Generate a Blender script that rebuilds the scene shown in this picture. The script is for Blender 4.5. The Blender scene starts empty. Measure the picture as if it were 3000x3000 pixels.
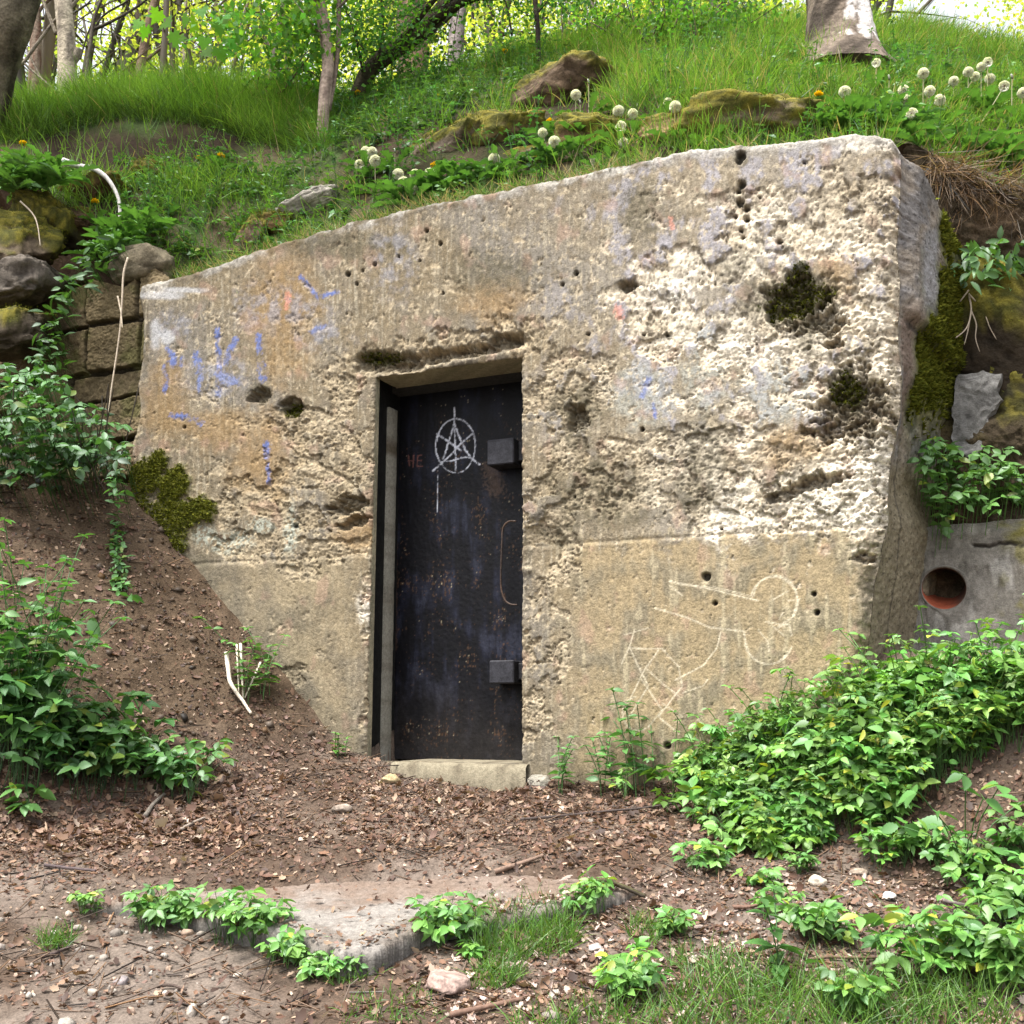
import bpy, math, random
import numpy as np
from mathutils import Vector, noise as mnoise

# ---------------------------------------------------------------- camera, sky, sun, exposure
F, PITCH, EYE = 3217.0, math.radians(10.4), 1.5
scene = bpy.context.scene
col = scene.collection
cam_data = bpy.data.cameras.new("camera")
cam_data.sensor_width = 36.0
cam_data.lens = F / 3000.0 * 36.0
cam_data.clip_start, cam_data.clip_end = 0.05, 500.0
cam = bpy.data.objects.new("camera", cam_data)
cam.location = (0, 0, EYE)
cam.rotation_euler = (math.pi / 2 + PITCH, 0, 0)
col.objects.link(cam)
scene.camera = cam

SUN_EL, SUN_AZ = math.radians(66), math.radians(226)     # azimuth measured from +Y towards +X
world = bpy.data.worlds.new("World")
scene.world = world
world.use_nodes = True
wn = world.node_tree.nodes
sky = wn.new("ShaderNodeTexSky")
sky.sky_type = 'NISHITA'
sky.sun_disc = False
sky.sun_elevation = SUN_EL
sky.sun_rotation = SUN_AZ
sky.air_density, sky.dust_density, sky.ozone_density = 1.0, 4.0, 0.6
wn["Background"].inputs["Strength"].default_value = 0.125
hsv = wn.new("ShaderNodeHueSaturation")                     # thin high cloud: a whiter sky
hsv.inputs["Saturation"].default_value, hsv.inputs["Value"].default_value = 0.2, 1.5
world.node_tree.links.new(sky.outputs[0], hsv.inputs["Color"])
world.node_tree.links.new(hsv.outputs[0], wn["Background"].inputs[0])
sun_data = bpy.data.lights.new("sun", 'SUN')
sun_data.energy, sun_data.angle, sun_data.color = 2.7, math.radians(16), (1.0, 0.95, 0.86)
sun = bpy.data.objects.new("sun", sun_data)
sd = Vector((math.sin(SUN_AZ) * math.cos(SUN_EL), math.cos(SUN_AZ) * math.cos(SUN_EL), math.sin(SUN_EL)))
sun.rotation_euler = sd.to_track_quat('Z', 'Y').to_euler()
sun.location = sd * 30
col.objects.link(sun)
vs = scene.view_settings
vs.view_transform, vs.look, vs.exposure, vs.gamma = 'Standard', 'None', 1.28, 1.0
vs.use_curve_mapping = False

rng = np.random.default_rng(7)
random.seed(7)

# ---------------------------------------------------------------- noise
def _hash(ix, iy, seed):
    h = (ix.astype(np.int64) * 374761393 + iy.astype(np.int64) * 668265263 + seed * 974634777) & 0xFFFFFFFF
    h = ((h ^ (h >> 13)) * 1274126177) & 0xFFFFFFFF
    h = ((h ^ (h >> 16)) * 2246822519) & 0xFFFFFFFF
    return ((h ^ (h >> 15)) & 0xFFFFFF) / float(0x1000000)

def perlin(x, y, seed=0):
    x = np.asarray(x, float); y = np.asarray(y, float)
    xi, yi = np.floor(x), np.floor(y)
    fx, fy = x - xi, y - yi
    u, v = fx * fx * fx * (fx * (fx * 6 - 15) + 10), fy * fy * fy * (fy * (fy * 6 - 15) + 10)
    def g(dx, dy):
        a = _hash(xi + dx, yi + dy, seed) * 2 * math.pi
        return np.cos(a) * (fx - dx) + np.sin(a) * (fy - dy)
    return ((g(0, 0) * (1 - u) + g(1, 0) * u) * (1 - v) + (g(0, 1) * (1 - u) + g(1, 1) * u) * v) * 1.5

def fbm(x, y, octaves=4, seed=0, gain=0.5):
    t, a, f, n = 0.0, 1.0, 1.0, 0.0
    for o in range(octaves):
        t = t + a * perlin(np.asarray(x) * f, np.asarray(y) * f, seed + o * 17)
        n += a; a *= gain; f *= 2.03
    return t / n

def cells(x, y, seed=0):
    xi, yi = np.floor(x), np.floor(y)
    best = np.full(np.shape(x), 9.0); ident = np.zeros(np.shape(x))
    for dx in (-1, 0, 1):
        for dy in (-1, 0, 1):
            cx, cy = xi + dx, yi + dy
            px, py = cx + _hash(cx, cy, seed), cy + _hash(cx, cy, seed + 5)
            d = np.hypot(px - x, py - y)
            m = d < best
            best = np.where(m, d, best)
            ident = np.where(m, _hash(cx, cy, seed + 9), ident)
    return best, ident

def sstep(a, b, x):
    t = np.clip((np.asarray(x) - a) / (b - a), 0, 1)
    return t * t * (3 - 2 * t)

def mix(c, d, m):
    m = np.asarray(m)[..., None]
    return np.asarray(c) * (1 - m) + np.asarray(d) * m

def smax(a, b, k):
    h = np.clip(0.5 + 0.5 * (a - b) / k, 0, 1)
    return b * (1 - h) + a * h + k * h * (1 - h)

# ---------------------------------------------------------------- measuring the photograph
CP, SP = math.cos(PITCH), math.sin(PITCH)
def ray(px, py):
    u, v = (np.asarray(px, float) - 1500) / F, (1500 - np.asarray(py, float)) / F
    return np.stack([u, CP - SP * v, SP + CP * v], -1)

def at(px, py, Y):
    r = ray(px, py)
    t = Y / r[..., 1]
    return r * np.asarray(t)[..., None] + np.array([0, 0, EYE])

def project(P):
    q = np.asarray(P) - np.array([0, 0, EYE])
    fw = q[..., 1] * CP + q[..., 2] * SP
    up = -q[..., 1] * SP + q[..., 2] * CP
    return 1500 + F * q[..., 0] / fw, 1500 - F * up / fw

# the concrete front: s runs along it to the right, z up, off towards the viewer
U2 = np.array([0.9166, -0.3997]); N2 = np.array([-0.3997, -0.9166])
P0 = np.array([-0.33, 5.4])
def W(s, z, off=0.0):
    s, z, off = np.broadcast_arrays(np.asarray(s, float), np.asarray(z, float), np.asarray(off, float))
    return np.stack([P0[0] + s * U2[0] + off * N2[0], P0[1] + s * U2[1] + off * N2[1], z], -1)

def on_wall(px, py, off=0.0):
    r = ray(px, py)
    den = r[..., 0] * N2[0] + r[..., 1] * N2[1]
    t = (P0 @ N2 + off) / den
    P = r * np.asarray(t)[..., None] + np.array([0, 0, EYE])
    return (P[..., 0] - P0[0]) * U2[0] + (P[..., 1] - P0[1]) * U2[1], P[..., 2]

def plane3(a, b, c):
    n = np.cross(b - a, c - a)
    return lambda X, Y: a[2] - (n[0] * (X - a[0]) + n[1] * (Y - a[1])) / n[2]

BASE = lambda X, Y: 0.233 * np.minimum(Y, 6.0 + 0 * np.asarray(Y))
def base_hit(px, py):
    r = ray(px, py); t = EYE / (0.233 * r[1] - r[2])
    return r * t + np.array([0, 0, EYE])
def wpt(px, py, off=0.0):
    s, z = on_wall(px, py, off); return W(s, z, off)
_lb = plane3(wpt(1030, 2215), wpt(395, 1450), base_hit(-60, 2470))
_rb = plane3(wpt(1950, 2300), wpt(2540, 2070), base_hit(3000, 2700))
def ground(X, Y):
    X = np.asarray(X, float); Y = np.asarray(Y, float)
    z = BASE(X, Y)
    damp = sstep(-40, -8, -np.hypot(X, Y - 4) )
    s = (X - P0[0]) * U2[0] + (Y - P0[1]) * U2[1]
    left = np.minimum(_lb(X, Y), 2.78 + 0.05 * fbm(X * 1.3, Y * 1.3, 2, 3))
    left = np.where(s < 1.0, left, -5)
    right = np.minimum(_rb(X, Y), 1.75)
    right = np.where(X > -0.5, right, -5)
    z = smax(z, left, 0.10)
    z = smax(z, right, 0.12)
    b = -((X - P0[0]) * N2[0] + (Y - P0[1]) * N2[1])
    z = np.where((b > 0.0) & (b < 0.6) & (np.abs(s - 0.05) < 0.5), np.minimum(z, 1.20), z)
    z = z - 0.065 * np.exp(-(np.maximum(np.abs(s - 0.07) - 0.28, 0) / 0.10) ** 2) * sstep(-0.65, -0.05, b) * (b < 0.6)
    lbk = sstep(0.03, 0.25, left - BASE(X, Y)) * (s < -0.25)
    e_ = np.hypot((X + 0.42) / 1.15, (Y - 3.62) / 0.48)
    z = z - 0.045 * sstep(1.15, 0.8, e_)
    rough = 0.030 * fbm(X * 1.1, Y * 1.1, 3, 11) + (0.012 + 0.022 * lbk) * fbm(X * 6, Y * 6, 4, 12, 0.6) + 0.035 * lbk * np.abs(fbm(X * 3.3, Y * 3.3, 4, 14)) + 0.005 * fbm(X * 25, Y * 25, 2, 13)
    return z + rough * sstep(30, 8, np.hypot(X, Y)) * (1 - 0.6 * sstep(1.15, 0.8, e_))

def march(fn, px, py, t0=1.5, t1=14.0, n=1400):
    r = ray(px, py)
    t = np.linspace(t0, t1, n)
    P = r[None, :] * t[:, None] + np.array([0, 0, EYE])
    below = P[:, 2] < fn(P[:, 0], P[:, 1])
    i = int(np.argmax(below)) if below.any() else n - 1
    return P[i].copy()
def G(px, py):
    p = march(ground, px, py); p[2] = ground(p[0], p[1]); return p

# hill surface: thin plate spline through points read off the photograph (pixel, pixel, distance)
_hp = []
for s in (-1.95, -1.4, -0.9, -0.4, 0.1, 0.6, 1.1, 1.6, 1.95):
    q = W(s, 3.80, -0.22); _hp.append(q)
for px, py, Y in [
    (330, 770, 6.45), (150, 700, 6.6), (-100, 620, 6.8), (-500, 560, 7.0), (60, 500, 7.0), (240, 520, 7.0),
    (150, 470, 7.45), (450, 490, 7.4), (700, 480, 7.3), (150, 405, 7.6), (450, 370, 7.65), (700, 400, 7.55),
    (900, 420, 7.3), (300, 335, 8.8), (650, 310, 9.0), (900, 345, 8.8), (0, 385, 8.6), (-400, 365, 8.8),
    (600, 640, 6.7), (900, 520, 6.7), (1200, 450, 6.35), (1400, 330, 6.7), (1300, 250, 8.2), (1100, 300, 8.0),
    (1600, 240, 7.2), (1650, 300, 6.5), (1950, 320, 6.0), (1500, 180, 8.4), (1750, 120, 8.6), (1900, 170, 7.8),
    (2200, 200, 7.0), (2100, 95, 10.0), (2250, 300, 5.9), (2460, 180, 7.2), (2550, 300, 5.9), (2700, 420, 5.3),
    (2680, 140, 9.2), (2600, 70, 10), (2830, 235, 8.6), (3000, 215, 8.4), (2850, 300, 6.3), (3000, 420, 5.7),
    (2850, 520, 5.35), (3050, 560, 5.2), (3400, 500, 5.2), (3500, 200, 8.5)]:
    _hp.append(at(px, py, Y))
for X, Y, z in [(-10, 13, 6.8), (-4, 13, 7.0), (0, 14, 8.3), (4, 14, 8.0), (9, 12, 7.2), (-10, 25, 8.2), (0, 25, 9), (10, 25, 9.2),
                (-9, 8, 6.0), (9, 7, 6.2), (9, 4, 4.2), (-9, 7.5, 4.8)]:
    _hp.append(np.array([X, Y, z]))
_hp = np.array(_hp)
def _tk(r2): return 0.5 * r2 * np.log(np.maximum(r2, 1e-12))
_n = len(_hp)
_K = _tk(((_hp[:, None, :2] - _hp[None, :, :2]) ** 2).sum(-1)) + 0.02 * np.eye(_n)
_A = np.zeros((_n + 3, _n + 3)); _A[:_n, :_n] = _K
_A[:_n, _n] = 1; _A[:_n, _n + 1:] = _hp[:, :2]; _A[_n:, :_n] = _A[:_n, _n:].T
_w = np.linalg.solve(_A, np.concatenate([_hp[:, 2], np.zeros(3)]))
def hill(X, Y):
    X = np.asarray(X, float); Y = np.asarray(Y, float)
    z = _w[_n] + _w[_n + 1] * X + _w[_n + 2] * Y
    sh = np.shape(z); x = X.ravel(); y = Y.ravel(); zz = np.array(z, float).ravel()
    for i in range(_n):
        zz = zz + _w[i] * _tk((x - _hp[i, 0]) ** 2 + (y - _hp[i, 1]) ** 2)
    far = sstep(24, 34, np.hypot(x, y))
    zz = zz * (1 - far) + 9.0 * far
    zz = zz + 0.05 * fbm(x * 1.7, y * 1.7, 3, 31) + 0.015 * fbm(x * 8, y * 8, 3, 32)
    return zz.reshape(sh)
def edge_back(s):      # how far behind the concrete face the hill starts
    return 0.2 + 0.62 * sstep(1.98, 2.25, s)
def sb(X, Y):
    return (X - P0[0]) * U2[0] + (Y - P0[1]) * U2[1], -((X - P0[0]) * N2[0] + (Y - P0[1]) * N2[1])
def hill_solid(X, Y):
    s, b = sb(np.asarray(X, float), np.asarray(Y, float))
    return np.where(b > edge_back(s), hill(X, Y), -9)
def H(px, py):
    p = march(hill_solid, px, py, 4.0, 20.0, 900); p[2] = float(hill(p[0], p[1])); return p

# ---------------------------------------------------------------- mesh building
def new_mesh(name, V, faces, C=None, mats=(), smooth=True, midx=None):
    """faces: list of integer arrays, each (n,k)"""
    me = bpy.data.meshes.new(name)
    V = np.asarray(V, np.float32)
    loops = np.concatenate([f.ravel() for f in faces]).astype(np.int32)
    tot = np.concatenate([np.full(len(f), f.shape[1], np.int32) for f in faces])
    start = np.concatenate([[0], np.cumsum(tot)[:-1]]).astype(np.int32)
    me.vertices.add(len(V)); me.vertices.foreach_set("co", V.ravel())
    me.loops.add(len(loops)); me.loops.foreach_set("vertex_index", loops)
    me.polygons.add(len(tot)); me.polygons.foreach_set("loop_start", start); me.polygons.foreach_set("loop_total", tot)
    if smooth: me.polygons.foreach_set("use_smooth", np.ones(len(tot), bool))
    if midx is not None: me.polygons.foreach_set("material_index", np.asarray(midx, np.int32))
    me.update(calc_edges=True)
    if C is not None:
        a = me.color_attributes.new("Col", 'FLOAT_COLOR', 'POINT')
        rgba = np.ones((len(V), 4), np.float32); rgba[:, :3] = np.clip(C, 0, 1)
        a.data.foreach_set("color", rgba.ravel())
    for m in mats: me.materials.append(m)
    return me

def link(name, me, parent=None, loc=None):
    o = bpy.data.objects.new(name, me); col.objects.link(o)
    if parent is not None: o.parent = parent
    if loc is not None: o.location = tuple(float(v) for v in loc)
    return o
def empty(name, loc=(0, 0, 0)):
    o = bpy.data.objects.new(name, None); col.objects.link(o); o.location = tuple(float(v) for v in loc)
    o.empty_display_size = 0.1
    return o
def tag(o, label=None, cat=None, group=None, kind=None):
    if label: o["label"] = label
    if cat: o["category"] = cat
    if group: o["group"] = group
    if kind: o["kind"] = kind
    return o

class MB:
    def __init__(self): self.v, self.c, self.f, self.m, self.n = [], [], [], [], 0
    def add(self, V, faces, C, mi=0):
        V = np.asarray(V, float).reshape(-1, 3)
        C = np.broadcast_to(np.asarray(C, float), V.shape)
        for f in (faces if isinstance(faces, list) else [faces]):
            f = np.asarray(f, int); self.f.append(f + self.n); self.m.append(np.full(len(f), mi))
        self.v.append(V); self.c.append(C); self.n += len(V)
    def inst(self, T, tf, pos, X, Y, Z, C, mi=0):
        """copies of template T (k,3) with axes X,Y,Z (N,3) (already scaled) at pos; C is (N,3) or (N,k,3)"""
        T = np.asarray(T, float); N, k = len(pos), len(T)
        if N == 0: return
        V = pos[:, None, :] + T[None, :, 0:1] * X[:, None] + T[None, :, 1:2] * Y[:, None] + T[None, :, 2:3] * Z[:, None]
        C = np.asarray(C, float)
        C = np.repeat(C[:, None, :], k, 1) if C.ndim == 2 else C
        fs = []
        for f in (tf if np.ndim(tf[0]) == 2 else [tf]):
            f = np.asarray(f, int)
            fs.append((f[None] + (np.arange(N) * k)[:, None, None]).reshape(-1, f.shape[1]))
        self.add(V.reshape(-1, 3), fs, C.reshape(-1, 3), mi)
    def mesh(self, name, mats, smooth=True, origin=None):
        V = np.concatenate(self.v)
        if origin is not None: V = V - np.asarray(origin)
        return new_mesh(name, V, self.f, np.concatenate(self.c), mats, smooth, np.concatenate(self.m))
    def build(self, name, mats, parent=None, smooth=True, origin=None):
        return link(name, self.mesh(name, mats, smooth, origin), parent, origin)

def unit(v):
    v = np.asarray(v, float); return v / np.maximum(np.linalg.norm(v, axis=-1, keepdims=True), 1e-9)
def frames(d, nrm):
    """y along d, z near nrm"""
    Y = unit(d); X = unit(np.cross(Y, nrm)); Z = np.cross(X, Y)
    return X, Y, Z

def tube(mb, pts, rad, sides=8, c=(0.1, 0.08, 0.06), mi=0, wob=0.0, seed=0, c2=None, cap=True):
    P = np.asarray(pts, float); n = len(P)
    R = np.broadcast_to(np.asarray(rad, float), (n,))
    T = unit(np.gradient(P, axis=0))
    ref = np.array([0.31, 0.17, 0.93]) if abs(T[0][2]) < 0.9 else np.array([1.0, 0.1, 0.0])
    A = unit(np.cross(T, ref)); B = np.cross(T, A)
    th = np.linspace(0, 2 * np.pi, sides, endpoint=False)
    L = np.concatenate([[0], np.cumsum(np.linalg.norm(np.diff(P, axis=0), axis=1))])
    k = np.ones((n, sides))
    if wob:
        k = 1 + wob * fbm(np.cos(th)[None, :] * 1.4 + L[:, None] * 2.2 + seed, np.sin(th)[None, :] * 1.4 + L[:, None] * 1.3, 4, seed)
    V = P[:, None] + (R[:, None] * k)[..., None] * (np.cos(th)[None, :, None] * A[:, None] + np.sin(th)[None, :, None] * B[:, None])
    i = np.arange(n - 1)[:, None] * sides; j = np.arange(sides)[None, :]; j2 = (j + 1) % sides
    q = np.stack([i + j, i + j2, i + sides + j2, i + sides + j], -1).reshape(-1, 4)
    C = np.broadcast_to(np.asarray(c, float), (n, sides, 3)).copy()
    if c2 is not None:
        mm = sstep(-0.15, 0.25, fbm(np.cos(th)[None, :] * 1.2 + L[:, None] * 1.2 + seed, np.sin(th)[None, :] * 1.2 + L[:, None] * 3.0, 4, seed + 3))
        C = mix(C, np.asarray(c2), mm)
    V = V.reshape(-1, 3); C = C.reshape(-1, 3); fs = [q]
    if cap:
        V = np.concatenate([V, P[[0, -1]]]); C = np.concatenate([C, C[[0, -1]]])
        o = n * sides; b = (n - 1) * sides
        jj = np.arange(sides); fs.append(np.concatenate([np.stack([jj * 0 + o, (jj + 1) % sides, jj], -1),
                                                         np.stack([jj * 0 + o + 1, b + jj, b + (jj + 1) % sides], -1)]))
    mb.add(V, fs, C, mi)

def smooth_path(pts, n):
    P = np.asarray(pts, float); t = np.linspace(0, len(P) - 1, n); out = []
    for x in t:
        i = min(int(x), len(P) - 2); u = x - i
        p0, p1, p2, p3 = P[max(i - 1, 0)], P[i], P[i + 1], P[min(i + 2, len(P) - 1)]
        out.append(0.5 * ((2 * p1) + (-p0 + p2) * u + (2 * p0 - 5 * p1 + 4 * p2 - p3) * u * u + (-p0 + 3 * p1 - 3 * p2 + p3) * u ** 3))
    return np.array(out)

# ---------------------------------------------------------------- materials
def mat_surface(name, rough=0.9, n1=40.0, n2=160.0, amount=0.35, bump=0.4, bscale=90.0, bdist=0.006, spec=0.2, metallic=0.0):
    m = bpy.data.materials.new(name); m.use_nodes = True
    nt = m.node_tree; N, L = nt.nodes, nt.links
    b = N["Principled BSDF"]
    b.inputs["Roughness"].default_value = rough; b.inputs["Metallic"].default_value = metallic
    b.inputs["Specular IOR Level"].default_value = spec
    a = N.new("ShaderNodeAttribute"); a.attribute_name = "Col"
    tc = N.new("ShaderNodeTexCoord")
    x = N.new("ShaderNodeTexNoise"); x.inputs["Scale"].default_value = n1; x.inputs["Detail"].default_value = 5
    y = N.new("ShaderNodeTexNoise"); y.inputs["Scale"].default_value = n2; y.inputs["Detail"].default_value = 3
    L.new(tc.outputs["Object"], x.inputs["Vector"]); L.new(tc.outputs["Object"], y.inputs["Vector"])
    ad = N.new("ShaderNodeMath"); ad.operation = 'ADD'; L.new(x.outputs[0], ad.inputs[0]); L.new(y.outputs[0], ad.inputs[1])
    mr = N.new("ShaderNodeMapRange"); L.new(ad.outputs[0], mr.inputs[0])
    mr.inputs[1].default_value, mr.inputs[2].default_value = 0.65, 1.35
    mr.inputs[3].default_value, mr.inputs[4].default_value = 1 - amount, 1 + amount
    mu = N.new("ShaderNodeVectorMath"); mu.operation = 'MULTIPLY'
    L.new(a.outputs["Color"], mu.inputs[0]); L.new(mr.outputs[0], mu.inputs[1])
    L.new(mu.outputs[0], b.inputs["Base Color"])
    if bump:
        z = N.new("ShaderNodeTexNoise"); z.inputs["Scale"].default_value = bscale; z.inputs["Detail"].default_value = 6
        L.new(tc.outputs["Object"], z.inputs["Vector"])
        bp = N.new("ShaderNodeBump"); bp.inputs["Strength"].default_value = bump; bp.inputs["Distance"].default_value = bdist
        L.new(z.outputs[0], bp.inputs["Height"]); L.new(bp.outputs[0], b.inputs["Normal"])
    return m

def mat_leaf(name, trans=0.35, gloss=0.05, rough=0.5):
    m = bpy.data.materials.new(name); m.use_nodes = True
    nt = m.node_tree; N, L = nt.nodes, nt.links
    N.remove(N["Principled BSDF"]); out = N["Material Output"]
    a = N.new("ShaderNodeAttribute"); a.attribute_name = "Col"
    d = N.new("ShaderNodeBsdfDiffuse"); t = N.new("ShaderNodeBsdfTranslucent")
    hs = N.new("ShaderNodeVectorMath"); hs.operation = 'MULTIPLY'; hs.inputs[1].default_value = (1.35, 1.35, 0.7)
    L.new(a.outputs["Color"], d.inputs["Color"]); L.new(a.outputs["Color"], hs.inputs[0]); L.new(hs.outputs[0], t.inputs["Color"])
    mx = N.new("ShaderNodeMixShader"); mx.inputs[0].default_value = trans
    L.new(d.outputs[0], mx.inputs[1]); L.new(t.outputs[0], mx.inputs[2])
    g = N.new("ShaderNodeBsdfGlossy"); g.inputs["Roughness"].default_value = rough; g.inputs["Color"].default_value = (0.9, 0.95, 1, 1)
    m2 = N.new("ShaderNodeMixShader"); m2.inputs[0].default_value = gloss
    L.new(mx.outputs[0], m2.inputs[1]); L.new(g.outputs[0], m2.inputs[2]); L.new(m2.outputs[0], out.inputs["Surface"])
    return m

M_CONC = mat_surface("concrete", 0.93, 55, 190, 0.38, 0.55, 120, 0.006)
M_EARTH = mat_surface("earth", 0.97, 18, 120, 0.5, 0.8, 60, 0.012, 0.1)
M_ROCK = mat_surface("rock", 0.92, 22, 120, 0.4, 0.7, 45, 0.012)
M_BARK = mat_surface("bark", 0.93, 14, 60, 0.45, 0.8, 28, 0.02, 0.1)
M_TWIG = mat_surface("twig", 0.9, 40, 150, 0.35, 0.5, 90, 0.003, 0.15)
M_STEEL = mat_surface("painted_steel", 0.55, 30, 160, 0.6, 0.5, 50, 0.004, 0.16)
M_CLAY = mat_surface("terracotta", 0.8, 20, 90, 0.3, 0.3, 60, 0.003)
M_LITTER = mat_leaf("dry_leaf", 0.12, 0.02, 0.6)
M_LEAF = mat_leaf("leaf", 0.30, 0.045, 0.5)
M_CANOPY = mat_leaf("canopy_leaf", 0.55, 0.02, 0.6)
M_GRASS = mat_leaf("grass_blade", 0.35, 0.03, 0.5)
M_FLUFF = mat_leaf("seed_fluff", 0.3, 0.0)
M_PETAL = mat_leaf("petal", 0.25, 0.0)
M_MOSS = mat_leaf("moss_tuft", 0.15, 0.0)
# ================================================================ ground and hillside
def axis(lo, hi, step, far_lo, far_hi, k):
    a = np.arange(lo, hi + 1e-6, step)
    l = lo - np.geomspace(step * 3, lo - far_lo, k)[::-1]; r = hi + np.geomspace(step * 3, far_hi - hi, k)
    return np.concatenate([l, a, r])
def grid_faces(nr, nc):
    i = np.arange(nr - 1)[:, None] * nc + np.arange(nc - 1)[None, :]
    return np.stack([i, i + 1, i + nc + 1, i + nc], -1).reshape(-1, 4)

gx, gy = axis(-3.4, 3.2, 0.018, -110, 110, 40), axis(2.2, 6.8, 0.014, -60, 160, 40)
GX, GY = np.meshgrid(gx, gy)
GZ = ground(GX, GY)
n1 = fbm(GX * 1.5, GY * 1.5, 4, 41); n2 = fbm(GX * 9, GY * 9, 4, 42)
gc = mix(np.array([0.070, 0.049, 0.036]), np.array([0.118, 0.090, 0.072]), sstep(-0.3, 0.4, n1 + 0.4 * n2))
gpx, gpy = project(np.stack([GX, GY, GZ], -1))
s_, b_ = sb(GX, GY)
lb = sstep(0.02, 0.25, _lb(GX, GY) - BASE(GX, GY)) * (s_ < 0.6)
gc = mix(gc, np.array([0.072, 0.050, 0.032]) * (1 + 0.5 * n2[..., None]), lb * 0.85)
paler = sstep(2300, 2700, gpy) * sstep(-0.2, 0.3, n1)
gc = mix(gc, np.array([0.145, 0.122, 0.105]), 0.5 * paler)
o = link("ground", new_mesh("ground", np.stack([GX, GY, GZ], -1).reshape(-1, 3), [grid_faces(*GX.shape)], gc.reshape(-1, 3), [M_EARTH]))
tag(o, "bare brown earth path and banks strewn with dead leaves", kind="structure")

hs = axis(-5.6, 3.2, 0.032, -60, 60, 30)
ht = np.concatenate([[0, 0, 0.0], np.arange(0.0, 5.6, 0.035), 5.6 + np.geomspace(0.1, 60, 30)])
HS, HT = np.meshgrid(hs, ht)
HB = edge_back(HS) + HT
HX = P0[0] + HS * U2[0] - HB * N2[0]; HY = P0[1] + HS * U2[1] - HB * N2[1]
HZ = hill(HX, HY)
HZ[0] = -0.5; HZ[1] = HZ[3] - 0.45
HX[:2] -= 0.55 * N2[0]; HY[:2] -= 0.55 * N2[1]
jit = 0.04 * fbm(HS[:3] * 5, HZ[:3] * 5, 3, 51)
HX[:3] += jit * N2[0]; HY[:3] += jit * N2[1]
hpx, hpy = project(np.stack([HX, HY, HZ], -1))
def band(px, py, x0, x1, y0, y1, soft=40, seed=1):
    w = 45 * fbm(px / 70, py / 70, 3, seed)
    return sstep(x0 - soft, x0 + soft, px + w) * sstep(-x1 - soft, -x1 + soft, -px + w) * sstep(y0 - soft, y0 + soft, py + w) * sstep(-y1 - soft, -y1 + soft, -py + w)
def bare(px, py):
    """bare soil on the hill as seen in the photograph"""
    m = band(px, py, 120, 720, 380 - 0 * px, 520, 40, 61)
    m = np.maximum(m, band(px, py, 200, 420, 480, 660, 40, 62))
    m = np.maximum(m, band(px, py, 1570, 1790, 205, 330, 30, 63))
    m = np.maximum(m, band(px, py, 1800, 2160, 130, 205, 30, 64))
    m = np.maximum(m, band(px, py, 1250, 2050, 300, 470, 30, 65) * 0.7)
    m = np.maximum(m, band(px, py, 1000, 1350, 400, 560, 30, 66) * 0.6)
    m = np.maximum(m, band(px, py, 2790, 3100, 540, 900, 30, 67))
    return m
nb = fbm(HX * 7, HY * 7, 4, 52)
hc = mix(np.array([0.045, 0.070, 0.022]), np.array([0.085, 0.065, 0.04]), sstep(-0.3, 0.35, fbm(HX * 3, HY * 3, 3, 53)))
hc = mix(hc, np.array([0.024, 0.016, 0.011]) * (1 + 0.6 * nb[..., None]), bare(hpx, hpy))
hc[:3] = np.array([0.07, 0.047, 0.03])
o = link("hillside", new_mesh("hillside", np.stack([HX, HY, HZ], -1).reshape(-1, 3), [grid_faces(*HX.shape)], hc.reshape(-1, 3), [M_EARTH]))
tag(o, "grassy earth hill rising behind the concrete shelter", kind="structure")

# ================================================================ concrete shelter
SHELTER = empty("concrete_shelter", W(0, 1.26, 0))
tag(SHELTER, "weathered grey concrete shelter front with black steel door built into the hill", "bunker")
sx, sy = float(SHELTER.location.x), float(SHELTER.location.y); sz = float(SHELTER.location.z)
ORI = np.array([sx, sy, sz])
def child(name, V, faces, C, mat, parent=SHELTER, smooth=True):
    return link(name, new_mesh(name, np.asarray(V).reshape(-1, 3) - ORI, faces, np.asarray(C).reshape(-1, 3), [mat], smooth), parent)

sD0, _a = on_wall(1083, 1700); sD1, _a = on_wall(1528, 1700)
_a, zD1 = on_wall(1300, 1075); zD0 = float(on_wall(1300, 2232)[1])
sD0, sD1, zD1 = float(sD0), float(sD1), float(zD1)
topline = np.array([on_wall(px, py) for px, py in [(405, 832), (560, 795), (700, 748), (850, 700), (1000, 655), (1150, 618), (1300, 585), (1500, 545), (1700, 500),
                    (2000, 440), (2200, 416), (2350, 404), (2480, 384), (2560, 386), (2610, 400), (2645, 440)]])
ztop = lambda s: np.interp(s, topline[:, 0], topline[:, 1]) + 0.022 * fbm(np.asarray(s) * 5, 0 * np.asarray(s) + 2.2, 5, 59, 0.6)
le = np.array([on_wall(px, py) for px, py in [(412, 815), (403, 870), (415, 960), (412, 1050), (398, 1130), (405, 1220), (385, 1300), (385, 1500), (385, 2300)]])[::-1]
re_ = np.array([on_wall(px, py) for px, py in [(2632, 430), (2632, 520), (2622, 700), (2632, 820), (2626, 950), (2638, 1100), (2632, 1230), (2608, 1320), (2600, 1400),
                (2598, 1520), (2580, 1620), (2560, 1700), (2545, 1850), (2520, 2000), (2505, 2500)]])[::-1]
sl = lambda z: np.interp(z, le[:, 1], le[:, 0]) + 0.012 * perlin(np.asarray(z) * 9, 0 * np.asarray(z) + 3.3, 5)
sr = lambda z: np.interp(z, re_[:, 1], re_[:, 0]) + 0.007 * fbm(np.asarray(z) * 7, 0 * np.asarray(z) + 1.7, 3, 6)
ST = 0.0052
nA, nB, nC = int((sD0 + 1.95) / ST), int((sD1 - sD0) / ST), int((2.1 - sD1) / ST)
zlo = 0.75
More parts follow.
